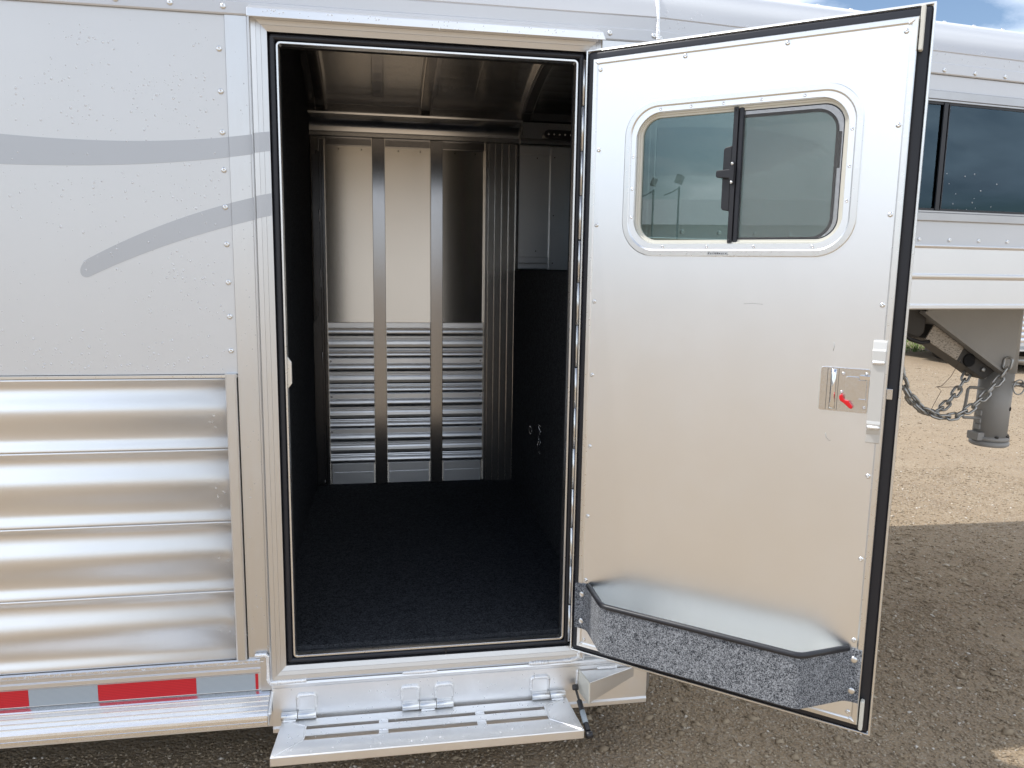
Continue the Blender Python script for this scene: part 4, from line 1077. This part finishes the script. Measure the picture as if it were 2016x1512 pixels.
cb().tube([(2.6407, 0.9, 1.1045), (2.6631, 0.9, 1.087), (2.6291, 0.9, 1.0191), (2.6097, 0.9, 0.9754)], .0013, 5).build('breakaway_wire', 'wire_brown', CP)

# safety chains (each link its own part)
def link_mesh(Lh, wd, r_):
    pts = []
    hh = Lh / 2 - wd
    for k in range(9): a = R(-90 + 22.5 * k); pts.append((hh + wd * math.cos(a), wd * math.sin(a), 0))
    for k in range(9): a = R(90 + 22.5 * k); pts.append((-hh + wd * math.cos(a), wd * math.sin(a), 0))
    n = len(pts); rings = []
    for i in range(n + 1):
        p_ = Vector(pts[i % n]); t = (Vector(pts[(i + 1) % n]) - Vector(pts[(i - 1) % n])).normalized(); a = t.cross(Vector((0, 0, 1)))
        rings.append([p_ + (a * math.cos(2 * math.pi * k / 8) + Vector((0, 0, 1)) * math.sin(2 * math.pi * k / 8)) * r_ for k in range(8)])
    return mesh_only(MB().loft(rings, smooth=True, cap=False), 'chain_link', 'galvanized')
LINK = link_mesh(.062, .0160, .0064)
def chain(path, label):
    path = [Vector(p_) for p_ in path]
    # resample a smooth curve at link pitch
    dense = []
    for i in range(len(path) - 1):
        p0 = path[max(i - 1, 0)]; p1 = path[i]; p2 = path[i + 1]; p3 = path[min(i + 2, len(path) - 1)]
        for k in range(40):
            t = k / 40
            dense.append(.5 * ((2 * p1) + (p2 - p0) * t + (2 * p0 - 5 * p1 + 4 * p2 - p3) * t * t + (-p0 + 3 * p1 - 3 * p2 + p3) * t ** 3))
    dense.append(path[-1])
    ch = empty('safety_chain', dense[0]); tag(ch, label, 'chain', 'safety chains on the gooseneck coupler')
    pitch = .0475; acc = 0; last = dense[0]; pts = [dense[0]]
    for p_ in dense[1:]:
        acc += (p_ - last).length; last = p_
        if acc >= pitch: pts.append(p_); acc = 0
    for i in range(len(pts) - 1):
        m_ = (pts[i] + pts[i + 1]) / 2; t = (pts[i + 1] - pts[i]).normalized()
        q = t.to_track_quat('X', 'Z') @ Matrix.Rotation(R(45 if i % 2 else -45) + rnd.uniform(-.2, .2), 3, 'X').to_quaternion()
        inst(LINK, 'chain_link', ch, m_ - dense[0], q)
chain([(3.0013, 0.885, 1.2421), (2.9917, 0.885, 1.1861), (2.9453, 0.885, 1.1234), (2.8584, 0.885, 1.0316), (2.7715, 0.885, 0.9737), (2.6942, 0.885, 0.9592), (2.6073, 0.885, 0.9785), (2.534, 0.89, 1.0259), (2.4787, 0.9, 1.0919), (2.4523, 0.91, 1.1632), (2.4403, 0.92, 1.2691)], 'galvanized safety chain hooked at the coupler bolt and sagging lowest')
chain([(2.9294, 1.02, 1.2527), (2.9036, 1.01, 1.1887), (2.86, 1.0, 1.11), (2.7974, 0.985, 1.0377), (2.7254, 0.97, 0.981), (2.6539, 0.955, 0.9691), (2.571, 0.95, 1.0076), (2.5119, 0.95, 1.0736), (2.4763, 0.955, 1.1664), (2.4603, 0.96, 1.2744)], 'galvanized safety chain dropping from under the dark neck channel')

# ================================================================== parked trailers across the lot
def wheel(parent, x, y, r_=.37, wd=.22):
    wh = MB().lathe([(r_ * .55, 0), (r_ * .9, 0), (r_ * .985, .03), (r_, .07), (r_, wd - .07), (r_ * .985, wd - .03), (r_ * .9, wd), (r_ * .55, wd)], (x, y + wd / 2, r_), (0, -1, 0), 28).build('wheel', 'rubber_tyre', parent)
    MB().lathe([(r_ * .57, 0), (r_ * .57, .05), (r_ * .50, .06), (r_ * .46, .02), (r_ * .22, .015), (r_ * .2, .05), (.0002, .055)], (x, y - wd / 2 + .05, r_), (0, -1, 0), 20).build('rim', 'paint_white', wh)
def parked(loc, rz, length, label, zb=.42, h=2.3, fender=True, wheels=(1.2, 2.1), mat='paint_white', roofmat='paint_white'):
    t = tag(empty('parked_trailer', loc, None, rz), label, 'trailer', 'trailers parked across the lot')
    wd = 2.1
    pl = 0
    z = zb
    while z < zb + 1.15:
        rows = []
        for x in (0, length):
            r_ = [(x, .03, z)]
            for i in range(9):
                a = math.pi * i / 8; r_.append((x, -.004 - .014 * math.sin(a), z + .094 * i / 8))
            r_.append((x, .03, z + .0945))
            rows.append(r_)
        MB().loft(rows, smooth=True).build('ribbed_plank', 'alu_corrugated', t); z += .0955
    MB().box(0, length, .0, .03, z, h).build('side_sheet', mat, t)
    MB().box(0, length, .031, wd, zb, h).build('body', mat, t)
    MB().prism([(-.01, h), (-.01, h + .05), (.05, h + .14), (.25, h + .2), (wd - .25, h + .2), (wd - .05, h + .14), (wd + .01, h + .05), (wd + .01, h)], 'x', -.02, length + .02).build('roof', roofmat, t)
    MB().box(-.01, length + .01, -.018, .03, zb - .14, zb - .001).build('lower_rail', 'paint_white', t, .004)
    x = .05
    k = 0
    while x < length - .3:
        MB().box(x, x + .28, -.0195, -.0185, zb - .105, zb - .05).build('reflective_tape', 'tape_red' if k % 2 == 0 else 'tape_white', t); x += .281; k += 1
    for sx in wheels:
        wheel(t, sx, .02 if fender else .2)
    MB().box(.2, length - .2, .25, wd - .25, zb - .32, zb - .141).build('chassis', 'dark_steel', t)
    if fender:
        a0, a1 = wheels[0] - .5, wheels[-1] + .5
        MB().prism([(a0, .45), (a0 + .12, .80), (a0 + .3, .84), (a1 - .3, .84), (a1 - .12, .80), (a1, .45), (a1 - .03, .45), (a1 - .14, .77), (a1 - .3, .81), (a0 + .3, .81), (a0 + .14, .77), (a0 + .03, .45)], 'y', -.22, -.019).build('fender', 'alu_rail', t)
    return t
parked((10.35, 9.05, 0), R(4), 7.0, 'white ribbed trailer with red and white tape behind the coupler tube', zb=.50, wheels=(1.1, 2.0))
parked((5.2, 12.6, 0), R(-3), 5.05, 'white trailer glimpsed under the gooseneck beyond the grass strip', zb=.52, wheels=(.9,), fender=False)
t3 = tag(empty('flatbed_trailer', (10.55, 10.75, 0), None, R(10)), 'dark flatbed trailer with a white wheel rim seen between neck and chains', 'trailer')
wheel(t3, .35, .1, .36, .22); wheel(t3, 1.25, .1, .36, .22)
MB().box(-.05, 3.2, .0, 1.8, .42, .53).build('deck', 'dark_steel', t3, .01)
MB().prism([(-.15, .40), (-.02, .78), (1.62, .78), (1.75, .40), (1.70, .40), (1.58, .74), (.02, .74), (-.10, .40)], 'y', -.14, .0).build('fender', 'dark_steel', t3)

# ---- what stands behind the photographer (seen mirrored in the glass and metal)
bl = tag(empty('metal_building', (-34, -19, 0), None, R(-62)), 'low white metal sales building mirrored in the door window', 'building')
MB().box(-16, 16, -7, 7, 0, 3.6).build('wall', 'building_wall', bl)
MB().prism([(-7.4, 3.6), (7.4, 3.6), (0, 5.3)], 'x', -16.4, 16.4).build('roof', 'paint_white', bl)
for k in range(-3, 4):
    MB().box(k * 4.2 - .9, k * 4.2 + .9, 7.0, 7.06, 1.0, 2.3).build('window', 'glass_dark', bl)
MB().box(-1.2 + 2.1, 1.2 + 1.0, 7.0, 7.05, 0, 2.2).build('door', 'dark_steel', bl)
for i, (px_, py_, hgt, lab) in enumerate(((-22.2, -13.15, 4.75, 'floodlight on a slim pole, left one mirrored in the door window'), (-21.8, -13.95, 4.85, 'floodlight on a slim pole, right one mirrored in the door window'))):
    fl_ = tag(empty('floodlight_pole', (px_, py_, 0)), lab, 'floodlight', 'floodlights mirrored in the door glass')
    MB().tube([(0, 0, 0), (0, 0, hgt - .25)], .035, 10).build('pole', 'dark_steel', fl_)
    MB(Matrix.Translation((0, 0, hgt)) @ Matrix.Rotation(R(-60 + 15 * i), 4, 'Z') @ Matrix.Rotation(R(20), 4, 'Y')).box(-.10, .10, -.22, .22, -.13 - .03 * i, .13 + .03 * i).build('lamp_head', 'paint_grey_steel', fl_, .02)
    MB().tube([(0, 0, hgt - .3), (.35, .5, hgt - .5), (.7, 1.0, hgt - .65)], .02, 6).build('lamp_arm', 'dark_steel', fl_)

def tree(loc, h, r_, label, seed):
    rs = random.Random(seed); t = tag(empty('tree', loc), label, 'tree', 'trees beyond the lot')
    MB().tube([(0, 0, 0), (.05, 0, h * .3), (-.05, .1, h * .6), (0, 0, h * .85)], [.22, .17, .1, .04], 8).build('trunk', 'bark', t)
    vs = []; fs = []; tone = []
    cl = [(rs.gauss(0, r_ * .45), rs.gauss(0, r_ * .45), h * .62 + rs.gauss(0, h * .16)) for _ in range(26)]
    for c_ in cl:
        cr = r_ * rs.uniform(.22, .42)
        for i in range(150):
            v_ = Vector((rs.gauss(0, 1), rs.gauss(0, 1), rs.gauss(0, 1))).normalized() * cr * rs.uniform(.5, 1.05) + Vector(c_)
            a = Vector((rs.gauss(0, 1), rs.gauss(0, 1), rs.gauss(0, 1))).normalized() * .12; bq = a.orthogonal().normalized() * .07
            o = len(vs); vs += [v_ - a, v_ + bq, v_ + a, v_ - bq]; fs.append((o, o + 1, o + 2, o + 3)); tone += [rs.random()] * 4
    me = bpy.data.meshes.new('crown'); me.from_pydata([tuple(q) for q in vs], [], fs); at = me.attributes.new('tone', 'FLOAT', 'POINT'); at.data.foreach_set('value', tone); me.materials.append(MAT['leaf'])
    o = bpy.data.objects.new('crown', me); col.objects.link(o); o.parent = t
tree((22.5, 26, 0), 6.5, 2.6, 'green leafy tree beyond the parked trailers, nearest the door edge', 1)
tree((31, 27, 0), 5.5, 2.4, 'rounder green tree beyond the parked trailers, farther right', 2)
